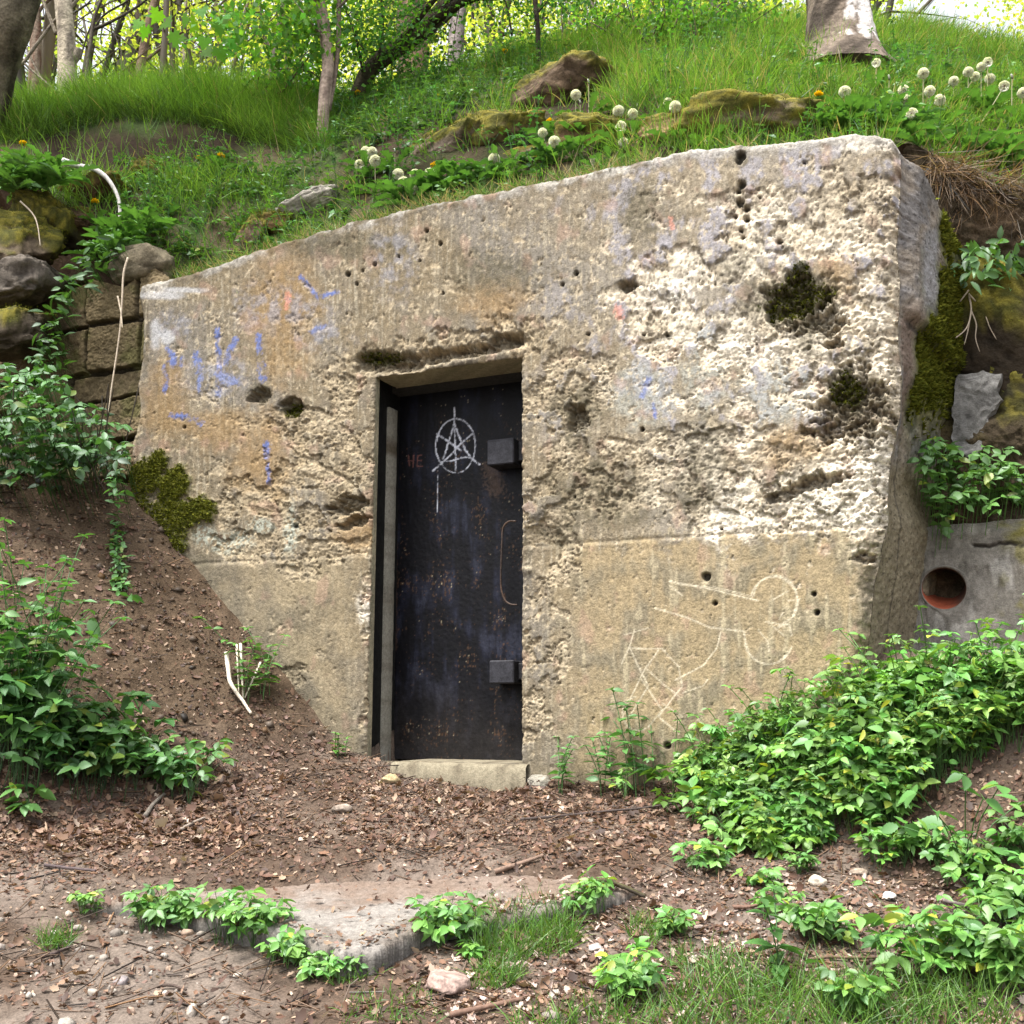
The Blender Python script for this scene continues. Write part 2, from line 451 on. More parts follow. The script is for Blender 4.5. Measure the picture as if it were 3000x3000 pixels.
mA, mB, mC = int((zD0 - zlo) / ST / 2), int((zD1 - zD0) / ST), int((3.88 - zD1) / ST)
qs = np.concatenate([np.linspace(0, 1, nA, endpoint=False), 1 + np.linspace(0, 1, nB, endpoint=False), 2 + np.linspace(0, 1, nC + 1)])
qz = np.concatenate([np.linspace(0, 1, mA, endpoint=False), 1 + np.linspace(0, 1, mB, endpoint=False), 2 + np.linspace(0, 1, mC + 1)])
QS, QZ = np.meshgrid(qs, qz)
S_ = np.where(QS < 1, -1.9 + QS * (sD0 + 1.9), np.where(QS < 2, sD0 + (QS - 1) * (sD1 - sD0), sD1 + (QS - 2) * (2.06 - sD1)))
def zmap(S): return np.where(QZ < 1, zlo + QZ * (zD0 - zlo), np.where(QZ < 2, zD0 + (QZ - 1) * (zD1 - zD0), zD1 + (QZ - 2) * (ztop(S) - zD1)))
Zw = zmap(S_)
S_ = np.where(QS < 1, sl(Zw) + QS * (sD0 - sl(Zw)), np.where(QS < 2, S_, sD1 + (QS - 2) * (sr(Zw) - sD1)))
Zw = zmap(S_)
PX, PY = project(W(S_, Zw, 0))
K = 3217 / 5.3      # px per metre, roughly
rag = fbm(PX / 55, PY / 55, 5, 71, 0.62)            # ragged edge noise
rag2 = fbm(PX / 18, PY / 18, 4, 72)
streak = fbm(PX / 26, PY / 330, 4, 73)
streak2 = fbm(PX / 9, PY / 190, 3, 74)
big = fbm(PX / 320, PY / 320, 4, 75)
med = fbm(PX / 90, PY / 110, 4, 76)
fine = fbm(PX / 12, PY / 12, 4, 77)
def blob(cx, cy, rx, ry, rot=0.0, rough=0.55, soft=0.25):
    c, s = math.cos(math.radians(rot)), math.sin(math.radians(rot))
    dx, dy = PX - cx, PY - cy
    d = np.hypot((dx * c + dy * s) / rx, (-dx * s + dy * c) / ry)
    return sstep(1 + soft, 1 - soft, d + rough * rag)
def many(lst, **kw):
    m = np.zeros_like(PX)
    for a in lst: m = np.maximum(m, blob(*a, **kw))
    return m
# ---- where the cement skin has come off
spall = many([
    (880, 1500, 190, 190), (960, 1330, 130, 160), (760, 1580, 160, 70), (900, 1250, 120, 70), (1010, 1150, 75, 90), (1000, 1600, 90, 60), (700, 1460, 110, 60),
    (1250, 1020, 260, 45, -10), (1560, 1000, 80, 60), (1480, 960, 120, 40),
    (1640, 1180, 130, 90), (1750, 1400, 190, 120), (1600, 1500, 80, 130), (1650, 1690, 90, 130), (1600, 1950, 70, 200), (1700, 1080, 110, 60),
    (2080, 1420, 150, 150), (2000, 1300, 90, 60), (2150, 1250, 120, 60), (2260, 1420, 180, 130), (2330, 1530, 200, 70),
    (2500, 1260, 150, 220, 20), (2540, 1430, 110, 200), (2560, 1000, 90, 300), (2420, 1090, 130, 60), (2200, 1010, 170, 80), (1950, 950, 130, 110),
    (2350, 900, 190, 120), (2050, 780, 180, 70), (2350, 700, 260, 60), (2500, 620, 140, 130), (2200, 600, 150, 50), (1900, 860, 110, 60), (2600, 720, 60, 120),
    (2540, 1580, 70, 90), (2130, 1650, 34, 36), (2390, 1600, 34, 55), (1075, 1800, 22, 110), (1070, 2120, 20, 90), (2080, 2140, 60, 55), (1550, 2150, 30, 90), (830, 1980, 90, 40)])
lowpan = sstep(-14, 14, PY - (1655 - 0.055 * (PX - 520)) + 8 * rag2)            # later smooth cast below the construction joint
lowcol = sstep(-30, 30, PY - (1655 - 0.055 * (PX - 520)) - 10 + 130 * fbm(PX / 60, PY / 45, 5, 58, 0.6))
smoothlow = lowcol * sstep(1560, 1750, PX + 60 * rag) * sstep(2560, 2480, PX)
frac = fbm(PX / 85, PY / 75, 7, 78, 0.60)
frac2 = fbm(PX / 34, PY / 38, 6, 68, 0.62)
spall_soft = np.clip(spall * (1 - 0.6 * smoothlow * (PY > 1680)), 0, 1)
bias = -0.35 + 0.33 * spall_soft + 0.10 * sstep(700, 1000, PY + 0.15 * PX) * (1 - lowpan) + 0.10 * sstep(1500, 2200, PX) * (1 - lowpan) - 0.10 * smoothlow
flake = sstep(-0.025, 0.045, frac + bias)
flake2 = sstep(-0.02, 0.04, frac2 - 0.34 + 0.16 * spall_soft + 0.05 * (1 - lowpan))
spall = np.clip(np.maximum(flake, 0.7 * flake2), 0, 1)
deep = [(2330, 880, 80, 60, -20), (2400, 925, 50, 55), (2270, 900, 40, 40), (2505, 1195, 85, 95, 25), (2440, 1250, 70, 40, -20), (2385, 1412, 90, 20, -8), (2310, 1440, 60, 16, -25),
        (2530, 1635, 30, 14), (755, 1160, 26, 22), (850, 1190, 34, 22), (1010, 1480, 55, 26, -10), (1040, 1525, 50, 18, -20), (1690, 1220, 26, 40), (1840, 835, 24, 16), (2480, 1110, 40, 14), (2440, 1010, 30, 12), (2460, 940, 26, 12)]
rag_k = rag; rag = rag + 0.45 * rag2
cav = many(deep, rough=1.25, soft=0.35)
lintel_gap = many([(1110, 1062, 75, 30, -6), (1180, 1062, 60, 26), (1270, 1045, 60, 20, -8), (1350, 1030, 55, 16), (1480, 1000, 52, 22, -8), (1420, 1020, 50, 14)], rough=0.45, soft=0.4)
cav = np.maximum(cav, lintel_gap)
corner = many([(1600, 1590, 55, 70), (1575, 1640, 40, 60), (1560, 1720, 34, 70)], rough=0.4, soft=0.5)
wx, wz = 0.010 * fbm(PX / 14, PY / 14, 3, 80), 0.010 * fbm(PX / 14, PY / 14, 3, 79)
rag = rag_k
F1, idn = cells((S_ + wx) / 0.027, (Zw + wz) / 0.022, 81)
F2, idn2 = cells((S_ + wx) / 0.0125, (Zw + wz) / 0.0115, 82)
F3, idn3 = cells((S_ + 1.5 * wx) / 0.06, (Zw + 1.5 * wz) / 0.045, 85)
holes = np.zeros_like(PX)
for hx, hy, hr in [(1019, 804, 7), (1063, 793, 4), (1045, 832, 5), (1098, 774, 6), (1167, 751, 4), (1229, 763, 4), (1250, 676, 6), (1290, 714, 6), (1688, 800, 7), (1648, 833, 5),
                   (1298, 860, 4), (1723, 978, 5), (1884, 977, 5), (1953, 980, 5), (2172, 540, 12), (2162, 557, 8), (2167, 590, 13), (2186, 608, 9), (2153, 632, 6), (2187, 640, 8),
                   (2170, 672, 6), (2175, 692, 7), (2170, 455, 14), (2165, 470, 10), (2282, 705, 10), (2225, 575, 5), (2355, 475, 5), (2112, 1548, 5), (2620, 1596, 6), (1882, 1258, 6),
                   (1682, 1455, 4), (1955, 2185, 10), (2070, 1690, 12), (540, 1252, 5), (860, 1540, 8), (2095, 1768, 7), (2385, 1740, 7), (2395, 1795, 8)]:
    d = np.hypot(PX - hx, PY - hy) / hr
    holes = np.maximum(holes, sstep(1.25, 0.7, d + 0.25 * rag2))
grain = fbm(PX / 8.5, PY / 7.5, 4, 66, 0.6)
pits = sstep(0.30, 0.40, fbm(PX / 10, PY / 9, 3, 67, 0.6) + 0.05 * spall + 0.35 * fbm(PX / 75, PY / 60, 3, 64)) * (0.3 + 0.7 * spall)
peb = many([(2540, 1430, 120, 190), (2400, 1540, 200, 60), (2520, 900, 120, 200), (2510, 1200, 120, 120), (1300, 1010, 260, 50, -8)], rough=0.8, soft=0.7)
ridge = 1 - 2 * np.abs(fbm(PX / 22, PY / 17, 5, 86, 0.6))
ridge2 = 1 - 2 * np.abs(fbm(PX / 60, PY / 42, 4, 87, 0.6))
aggr = (np.clip(1 - F1 * 1.35, 0, 1) ** 0.7 - 0.5) * np.where(idn > 0.45, 1.4 * idn, 0.15)
# ---- height
off = 0.006 * med + 0.0012 * grain + 0.003 * streak
deepzone = np.clip(spall_soft * flake, 0, 1)
off += flake * (-0.005 + 0.004 * grain + 0.004 * (0.5 - F2) * (idn2 > 0.5)) + flake2 * (-0.003 + 0.002 * grain)
off += deepzone * (-0.010 + 0.028 * frac + (0.001 + 0.013 * peb) * aggr + (0.0025 + 0.007 * peb) * (ridge - 0.7) + (0.005 + 0.008 * peb) * (ridge2 - 0.7))
off -= 0.006 * pits
off += -0.075 * cav * (0.8 + 0.5 * rag) - 0.03 * corner
off += cav * (0.020 * aggr + 0.030 * (ridge - 0.7) + 0.03 * (ridge2 - 0.7))
off += -0.035 * holes
off += 0.004 * lowpan - 0.006 * np.exp(-((PY - (1655 - 0.055 * (PX - 520))) / 6) ** 2)
off += 0.02 * sstep(-60, 60, rag * 60) * many([(2560, 1180, 90, 300), (2480, 1450, 120, 90)])
moss_a = many([(425, 1395, 48, 55), (405, 1470, 36, 70), (468, 1350, 30, 30), (520, 1420, 46, 50), (510, 1510, 62, 70), (470, 1580, 45, 60), (520, 1590, 35, 50), (590, 1490, 38, 42), (500, 1640, 40, 25), (440, 1530, 30, 40)], rough=0.75, soft=0.35)
moss_a = moss_a * sstep(-0.45, 0.0, frac2 + 0.25 * (moss_a > 0.9))
off += 0.022 * moss_a * (0.8 + 0.6 * fine)
ed = np.minimum(sr(Zw) - S_, 9); et = ztop(S_) - Zw; el = S_ - sl(Zw)
er = 0.055 + 0.05 * np.clip(fbm(PX / 50, PY / 50, 4, 83), -0.6, 1)
for e, r in ((ed, er * 1.25), (et, er * 0.7), (el, er * 0.5)):
    t = np.clip(1 - e / r, 0, 1); off -= r * 0.75 * t ** 2.2
door_e = np.maximum(np.maximum(sD0 - S_, S_ - sD1), Zw - zD1)
rim = np.clip(1 - door_e / 0.03, 0, 1) * (door_e > -1e-6)
off -= 0.018 * rim ** 2 * (0.6 + rag2)
# ---- colour
c = mix(np.array([0.168, 0.134, 0.086]), np.array([0.158, 0.141, 0.118]), sstep(-0.25, 0.3, big + 0.3 * med))
c = mix(c, np.array([0.110, 0.088, 0.058]), 0.75 * sstep(0.0, 0.4, streak + 0.5 * med) * sstep(1900, 900, PX * 0.8 + PY * 0.5))
c = mix(c, np.array([0.29, 0.255, 0.19]), 0.6 * sstep(0.08, 0.4, streak2 + 0.4 * streak + 0.3 * frac2))
right = sstep(1300, 2300, PX + 120 * big)
c = mix(c, np.array([0.30, 0.262, 0.205]), 0.5 * right * (1 - lowpan))
lil = sstep(-0.02, 0.16, fbm(PX / 120, PY / 170, 6, 84, 0.6) + 0.10 * right - 0.04) * sstep(1450, 1900, PX) * (1 - lowpan) * sstep(1400, 1200, PY + 60 * rag)
c = mix(c, np.array([0.265, 0.255, 0.278]), 0.8 * lil)
c = mix(c, np.array([0.29, 0.30, 0.27]), 0.6 * many([(2290, 1160, 120, 110), (1880, 1150, 90, 90), (2060, 1080, 60, 120)], rough=1.0, soft=0.4))
bright = np.clip(many([(2060, 960, 260, 240), (2300, 1400, 300, 200), (2050, 780, 260, 150), (2500, 1400, 160, 260), (2450, 960, 200, 260), (2200, 700, 250, 120)], rough=0.8, soft=0.7), 0, 1)
under = mix(np.array([0.31, 0.25, 0.165]), np.array([0.60, 0.535, 0.425]), np.clip(0.30 * right + 0.85 * bright + 0.5 * frac - 0.05, 0, 1))
under = mix(under, np.array([0.47, 0.375, 0.25]), 0.5 * sstep(0.0, 0.25, fbm(PX / 110, PY / 80, 3, 65)) * bright)
under = under * (0.92 + 0.28 * grain[..., None] + 0.5 * frac2[..., None] + (0.1 + 0.25 * peb[..., None]) * (idn[..., None] - 0.4) + 0.14 * (idn2[..., None] - 0.5))
c = mix(c, np.array([0.37, 0.315, 0.225]), 0.75 * sstep(0.16, 0.30, fbm(PX / 15, PY / 19, 4, 63, 0.6) + 0.25 * frac2))
c = mix(c, np.array([0.145, 0.115, 0.075]), 0.6 * sstep(0.14, 0.32, fbm(PX / 38, PY / 60, 5, 62, 0.6)))
c = mix(c, np.array([0.085, 0.072, 0.052]), 0.7 * sstep(0.24, 0.36, fbm(PX / 11, PY / 13, 3, 61, 0.6) + 0.25 * frac))
c = mix(c, under, np.clip(spall * 0.92, 0, 1))
white = many([(2540, 1430, 80, 110), (2560, 1330, 70, 60), (2480, 1500, 150, 60), (2130, 1560, 60, 110), (2130, 1650, 36, 38), (1950, 870, 90, 60), (2200, 1030, 100, 40), (1070, 1790, 20, 60), (1062, 1760, 16, 40), (2085, 2135, 50, 45), (2500, 420, 130, 24), (1780, 505, 120, 14, -12)], rough=0.7, soft=0.5)
c = mix(c, np.array([0.70, 0.65, 0.56]), 0.6 * white * sstep(-0.25, 0.12, frac2 + 0.2 * grain))
topw = sstep(0.085, 0.03, et + 0.06 * rag)
c = mix(c, np.array([0.105, 0.085, 0.058]), 0.85 * topw * sstep(0.15, -0.1, frac + 0.2 * right))
c = mix(c, np.array([0.28, 0.265, 0.24]) * (1 + 0.7 * grain[..., None]), 0.8 * topw * sstep(-0.15, 0.1, frac + 0.25 * right))
tan = np.array([0.262, 0.205, 0.122])
c = mix(c, mix(tan, np.array([0.175, 0.148, 0.10]), sstep(-0.2, 0.35, med + 0.5 * streak)), 0.9 * smoothlow * (1 - 0.7 * spall))
c = mix(c, np.array([0.40, 0.34, 0.225]), 0.5 * smoothlow * sstep(0.15, 0.4, streak + med * 0.5))
llow = lowpan * sstep(1080, 1000, PX)
c = mix(c, mix(np.array([0.235, 0.19, 0.122]), np.array([0.15, 0.124, 0.084]), sstep(-0.2, 0.3, med)), 0.75 * llow * (1 - 0.6 * spall))
ochre = many([(760, 1330, 90, 130), (650, 1260, 110, 60), (480, 1180, 70, 120), (1450, 880, 90, 60), (830, 900, 90, 200), (2440, 790, 60, 40), (2440, 840, 50, 50), (2320, 1300, 130, 60, -15), (1050, 1560, 60, 60)], rough=0.9, soft=0.6)
c = mix(c, np.array([0.23, 0.145, 0.062]), 0.6 * ochre)
pink = sstep(0.22, 0.45, fbm(PX / 70, PY / 90, 3, 88)) * 0.35
c = mix(c, np.array([0.30, 0.19, 0.145]), pink)
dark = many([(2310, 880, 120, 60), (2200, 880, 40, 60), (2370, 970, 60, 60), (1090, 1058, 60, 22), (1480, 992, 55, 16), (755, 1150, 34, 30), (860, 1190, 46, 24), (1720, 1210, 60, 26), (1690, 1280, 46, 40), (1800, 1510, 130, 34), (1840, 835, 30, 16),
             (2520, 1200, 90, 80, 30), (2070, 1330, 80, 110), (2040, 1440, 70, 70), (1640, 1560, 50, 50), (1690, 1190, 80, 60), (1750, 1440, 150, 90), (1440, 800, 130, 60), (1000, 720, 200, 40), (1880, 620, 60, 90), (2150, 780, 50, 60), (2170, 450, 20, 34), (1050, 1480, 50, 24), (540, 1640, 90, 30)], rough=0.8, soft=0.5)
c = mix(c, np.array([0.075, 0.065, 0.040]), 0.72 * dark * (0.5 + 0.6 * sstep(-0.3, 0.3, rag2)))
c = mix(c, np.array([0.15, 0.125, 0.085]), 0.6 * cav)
grime = sstep(0.1, 0.5, fbm(PX / 40, PY / 60, 4, 89)) * (1 - smoothlow * 0.7)
c = mix(c, np.array([0.12, 0.105, 0.08]), 0.38 * grime)
c = mix(c, np.array([0.03, 0.028, 0.022]), np.clip(holes * 0.9 + pits * 0.6, 0, 1))
crev = np.clip(sstep(0.62, 0.85, F1) * peb + 0.7 * sstep(0.1, -0.2, ridge) + 0.8 * sstep(-0.02, -0.12, frac) , 0, 1) * deepzone
c = mix(c, np.array([0.14, 0.12, 0.085]), 0.55 * crev)
# paint, chalk and scratches
def stroke(pts, w, PXa=PX, PYa=PY, wob=0.35):
    m = np.zeros_like(PXa)
    for (x0, y0), (x1, y1) in zip(pts[:-1], pts[1:]):
        sel = (PXa > min(x0, x1) - 3 * w) & (PXa < max(x0, x1) + 3 * w) & (PYa > min(y0, y1) - 3 * w) & (PYa < max(y0, y1) + 3 * w)
        if not sel.any(): continue
        ax, ay = PXa[sel], PYa[sel]
        L2 = (x1 - x0) ** 2 + (y1 - y0) ** 2 + 1e-9
        t = np.clip(((ax - x0) * (x1 - x0) + (ay - y0) * (y1 - y0)) / L2, 0, 1)
        d = np.hypot(ax - x0 - t * (x1 - x0), ay - y0 - t * (y1 - y0)) / w
        m[sel] = np.maximum(m[sel], sstep(1.3, 0.5, d + wob * fbm(ax / 8, ay / 8, 2, 91)))
    return m
blue = np.zeros_like(PX)
for pts, w in [([(497, 1020), (512, 1060)], 11), ([(484, 1075), (490, 1100), (482, 1145)], 8), ([(505, 1060), (500, 1075)], 12), ([(535, 1050), (530, 1070)], 8), ([(576, 1040), (582, 1085)], 12), ([(586, 1100), (584, 1140)], 8),
               ([(637, 968), (640, 1040), (644, 1090), (640, 1155)], 9), ([(690, 995), (668, 1040), (660, 1060)], 10), ([(758, 985), (760, 1050)], 9), ([(766, 1070), (768, 1105)], 13), ([(640, 1100), (690, 1120)], 14),
               ([(780, 1300), (782, 1340)], 10), ([(784, 1360), (786, 1420)], 6), ([(905, 975), (950, 955)], 7), ([(505, 1215), (560, 1225), (590, 1240)], 9), ([(1900, 1110), (1880, 1160)], 8), ([(1915, 1180), (1920, 1230)], 6), ([(880, 810), (930, 870), (990, 855)], 7)]:
    blue = np.maximum(blue, stroke(pts, w, wob=1.0))
c = mix(c, np.array([0.085, 0.125, 0.32]), 0.85 * np.clip(blue * sstep(-0.15, 0.25, frac2 + 0.15), 0, 1) * (1 - 0.5 * spall))
haze_b = many([(640, 1110, 80, 60), (500, 960, 60, 40), (940, 980, 80, 40), (820, 900, 120, 60), (1900, 1150, 40, 60), (1150, 760, 60, 90)], rough=0.9, soft=0.7)
c = mix(c, np.array([0.21, 0.22, 0.27]), 0.5 * haze_b * sstep(-0.2, 0.2, frac2))
c = mix(c, np.array([0.40, 0.40, 0.41]), 0.7 * many([(480, 865, 60, 12), (540, 850, 60, 8), (455, 975, 14, 40), (490, 990, 20, 20)], rough=0.6, soft=0.5))
chalk = np.zeros_like(PX)
def arc(cx, cy, rx, ry, a0, a1, n=26): return [(cx + rx * math.cos(math.radians(a)), cy + ry * math.sin(math.radians(a))) for a in np.linspace(a0, a1, n)]
for pts, w in [([(1962, 1703), (2090, 1728), (2222, 1760)], 3.2), ([(1990, 1712), (2100, 1722), (2205, 1748)], 2.4), (arc(2272, 1752, 64, 66, 185, 350), 3), (arc(2268, 1758, 68, 68, 190, 385), 3.2), (arc(2262, 1765, 76, 74, 300, 395), 2.6),
               ([(2341, 1760), (2322, 1810), (2280, 1835)], 3), (arc(2252, 1868, 72, 78, 165, 20), 3.2), (arc(2250, 1872, 66, 74, 150, 30), 2.2), ([(2180, 1850), (2184, 1880), (2195, 1915)], 3), ([(2280, 1838), (2312, 1828), (2320, 1862)], 3), ([(2313, 1826), (2296, 1830), (2243, 1822)], 2.4), ([(2297, 1862), (2260, 1830)], 2.4),
               ([(1920, 1782), (2010, 1808), (2080, 1838), (2178, 1850)], 3), ([(2112, 1855), (2100, 1900), (2060, 1950), (1980, 1992)], 3), ([(2222, 1845), (2250, 1880), (2255, 1910)], 2.2), ([(2265, 1757), (2310, 1732)], 2), ([(2310, 1760), (2345, 1755)], 2), ([(2282, 1815), (2295, 1795)], 2),
               ([(1860, 1845), (1845, 1895), (1822, 1945)], 2.5), ([(1845, 1895), (1862, 1900), (1940, 1900), (1990, 1955)], 2.5), ([(1845, 1895), (1870, 1950), (1900, 2010), (1850, 2090)], 2.5), ([(1930, 1905), (1890, 1960), (1850, 2040), (1825, 2100)], 2.5), (arc(1870, 2090, 46, 50, 60, 260), 2.4), ([(1895, 1960), (1945, 2005), (1990, 2040)], 2.4),
               ([(1990, 1960), (2000, 2010), (1960, 2060), (1930, 2100), (1990, 2150)], 2.6), ([(1940, 2060), (2000, 2100)], 2.2), ([(2000, 2030), (2060, 2010), (2075, 1990)], 2.2), ([(1880, 1990), (1940, 2080), (1900, 2130)], 2.2), ([(1962, 1715), (2000, 1745)], 2), ([(1830, 1860), (1900, 1840)], 1.8), ([(1900, 545), (1960, 540), (1990, 535)], 1.8), ([(1925, 552), (1940, 600)], 1.8)]:
    chalk = np.maximum(chalk, stroke(pts, w * 0.85))
c = mix(c, np.array([0.52, 0.46, 0.35]), 0.65 * chalk * (0.75 + 0.35 * sstep(-0.4, 0.2, fine)))
red = stroke([(1810, 905), (1815, 925)], 12, wob=1.2) + stroke([(845, 860), (840, 900)], 8, wob=1.2) + stroke([(1965, 640), (1970, 670)], 7, wob=1.2)
c = mix(c, np.array([0.55, 0.22, 0.16]), np.clip(red, 0, 1) * 0.5)
lich = many([(670, 1590, 60, 30), (600, 1570, 40, 30), (850, 1560, 20, 70), (760, 1540, 40, 20)], rough=1.0, soft=0.5)
c = mix(c, np.array([0.33, 0.36, 0.31]), 0.6 * lich * (idn2 > 0.35))
mossc = mix(np.array([0.050, 0.060, 0.010]), np.array([0.115, 0.115, 0.018]), sstep(-0.3, 0.3, fine))
c = mix(c, mossc, moss_a)
mosscav = many([(2350, 860, 90, 70), (2290, 900, 70, 40), (2345, 800, 30, 40), (2480, 1140, 50, 50), (1110, 1045, 60, 18), (850, 1200, 30, 20)], rough=0.7, soft=0.5)
c = mix(c, np.array([0.045, 0.045, 0.014]), 0.75 * mosscav)
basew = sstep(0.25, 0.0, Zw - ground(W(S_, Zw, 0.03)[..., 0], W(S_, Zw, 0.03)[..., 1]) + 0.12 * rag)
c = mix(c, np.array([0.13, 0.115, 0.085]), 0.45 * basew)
c = c * (1 + 0.25 * fine[..., None] + 0.25 * grain[..., None])
Vw = W(S_, Zw, off)
nr, nc = S_.shape
idx = np.arange(nr * nc).reshape(nr, nc)
fq = grid_faces(nr, nc).reshape(nr - 1, nc - 1, 4)
iA0, iA1, jB0, jB1 = nA, nA + nB, mA, mA + mB
keep = np.ones((nr - 1, nc - 1), bool); keep[jB0:jB1, iA0:iA1] = False
fq = fq[keep]
V = [Vw.reshape(-1, 3)]; C = [c.reshape(-1, 3)]; FA = [fq]; cnt = nr * nc
# reveals of the door opening
REV = 0.235
def strip(ids, steps, inward, colf, flip=False):
    """extrude a row of existing vertices along `inward`(k)->offset vector"""
    global cnt
    base = V[0][ids]; rows = [ids]
    for k in range(1, steps + 1):
        p = base + inward(k / steps, base); V.append(p); C.append(colf(p, k / steps)); rows.append(np.arange(cnt, cnt + len(ids))); cnt += len(ids)
    R = np.stack(rows); a, b, d, e = R[:-1, :-1], R[:-1, 1:], R[1:, 1:], R[1:, :-1]
    f = np.stack([a, b, d, e], -1).reshape(-1, 4)
    FA.append(f[:, ::-1] if flip else f)
    return R
Ninto = -np.array([N2[0], N2[1], 0.0])
def rev_in(t, base):
    o_ = -((base[:, 0] - P0[0]) * N2[0] + (base[:, 1] - P0[1]) * N2[1])
    wob = 0.006 * fbm(base[:, 2] * 14 + t * 3, base[:, 0] * 14 + 2, 3, 95) * (t < 0.99)
    return (np.maximum(REV - o_, 0.02) * t)[:, None] * Ninto + wob[:, None] * np.array([U2[0], U2[1], 0.6])
def rev_col(p, t):
    n = fbm(p[:, 0] * 9 + p[:, 1] * 5, p[:, 2] * 5, 4, 96)
    return mix(np.array([0.34, 0.30, 0.21]), np.array([0.22, 0.20, 0.14]), sstep(-0.3, 0.3, n))
REV = 0.055
strip(idx[jB0:jB1 + 1, iA0], 6, rev_in, rev_col, True)
REV = 0.235
strip(idx[jB0:jB1 + 1, iA1], 14, rev_in, rev_col)
strip(idx[jB1, iA0:iA1 + 1], 14, rev_in, rev_col, True)
# right-hand return, left return and top
SIDE = np.array([0.60, 0.80, 0.0]); SIDE /= np.linalg.norm(SIDE)
SIDE_STEPS, SIDE_LEN = 130, 1.25
def side_in(t, base):
    d = t * SIDE_LEN; y = base[:, 2]; dd = 0 * y + d
    n = 0.010 * fbm(y * 11, dd * 11, 5, 97) + 0.014 * fbm(y * 2.2 + 4, dd * 2.6, 3, 98) + 0.007 * fbm(y * 40, dd * 40, 4, 96)
    step = 0.05 * sstep(3.22, 3.28, y + 0.10 * d) - 0.05 * sstep(3.05, 2.8, y) * sstep(2.3, 2.5, y)
    side_n = np.array([SIDE[1], -SIDE[0], 0])
    drop = -(0.30 * d + 0.0 * d) * sstep(3.35, 3.87, y)
    s_now, b_now = sb(base[:, 0], base[:, 1])
    ys = np.convolve(np.pad(s_now, 40, mode="edge"), np.ones(81) / 81, mode="valid"); yb = np.convolve(np.pad(b_now, 40, mode="edge"), np.ones(81) / 81, mode="valid")
    k = sstep(0.0, 0.12, d)
    fix = ((ys - s_now) * k)[:, None] * np.array([U2[0], U2[1], 0]) - ((yb - b_now) * k)[:, None] * np.array([N2[0], N2[1], 0])
    return d * SIDE[None] + fix + (n * sstep(0, 0.05, d) + step * sstep(0, 0.15, d))[:, None] * side_n[None] + drop[:, None] * np.array([0, 0, 1.0])
def side_col(p, t):
    qx, qy = project(p)
    n = fbm(p[:, 2] * 5, 0 * p[:, 2] + t * 5, 4, 99); n2 = fbm(p[:, 2] * 22, 0 * p[:, 2] + t * 22, 3, 100)
    k = mix(np.array([0.25, 0.215, 0.175]), np.array([0.175, 0.165, 0.16]), sstep(-0.2, 0.3, n + 0.3 * n2))
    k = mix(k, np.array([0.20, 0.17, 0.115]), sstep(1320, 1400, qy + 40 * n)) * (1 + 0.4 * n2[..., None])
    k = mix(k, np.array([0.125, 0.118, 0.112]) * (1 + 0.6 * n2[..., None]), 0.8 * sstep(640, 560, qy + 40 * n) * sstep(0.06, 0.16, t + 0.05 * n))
    ms = np.clip(sstep(690, 800, qy + 0.0 * qx + 120 * n) * sstep(1380, 1150, qy + 80 * n2) * sstep(0.10, 0.22, t + 0.12 * n), 0, 1)
    ms = np.maximum(ms, sstep(560, 620, qy + 90 * n2) * sstep(900, 700, qy) * sstep(0.27, 0.38, t + 0.12 * n))
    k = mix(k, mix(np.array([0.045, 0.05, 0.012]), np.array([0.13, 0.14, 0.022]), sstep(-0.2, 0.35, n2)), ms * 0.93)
    stain = sstep(850, 950, qy) * sstep(1330, 1250, qy) * sstep(0.02, 0.05, t + 0.04 * n2) * sstep(0.2, 0.12, t)
    k = mix(k, np.array([0.14, 0.09, 0.07]), 0.6 * stain)
    grey = sstep(0.12, 0.2, t) * sstep(0.34, 0.28, t + 0.03 * n) * sstep(660, 690, qy) * sstep(940, 860, qy)
    k = mix(k, np.array([0.27, 0.265, 0.265]), grey)
    groove = sstep(0.16, 0.17, t) * sstep(0.185, 0.175, t) * sstep(1300, 1330, qy)
    line = sstep(0.016, 0.006, np.abs(p[:, 2] - 3.22 + 0.12 * t + 0.02 * n)) * sstep(0.05, 0.1, t)
    k = mix(k, np.array([0.05, 0.045, 0.04]), line * .8)
    spk = sstep(0.25, 0.4, fbm(p[:, 2] * 60, 0 * p[:, 2] + t * 70, 3, 102)); k = mix(k, k * .35, spk)
    return mix(k, np.array([0.07, 0.06, 0.045]), groove * 0.8)
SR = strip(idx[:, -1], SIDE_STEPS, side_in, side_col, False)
strip(idx[:, 0], 10, lambda t, b: 0.5 * t * Ninto[None] + 0 * b, lambda p, t: np.full((len(p), 3), 0.2) * np.array([1, 0.9, 0.7]), True)
strip(idx[-1, :], 12, lambda t, b: 0.5 * t * Ninto[None] + 0.02 * t * np.array([0, 0, 1.0]) + 0 * b,
      lambda p, t: mix(np.array([0.45, 0.43, 0.39]), np.array([0.25, 0.22, 0.16]), sstep(-0.2, 0.3, fbm(p[:, 0] * 12, p[:, 1] * 12, 3, 101))))
# top of the return
child("wall", np.concatenate(V), FA, np.concatenate(C), M_CONC)

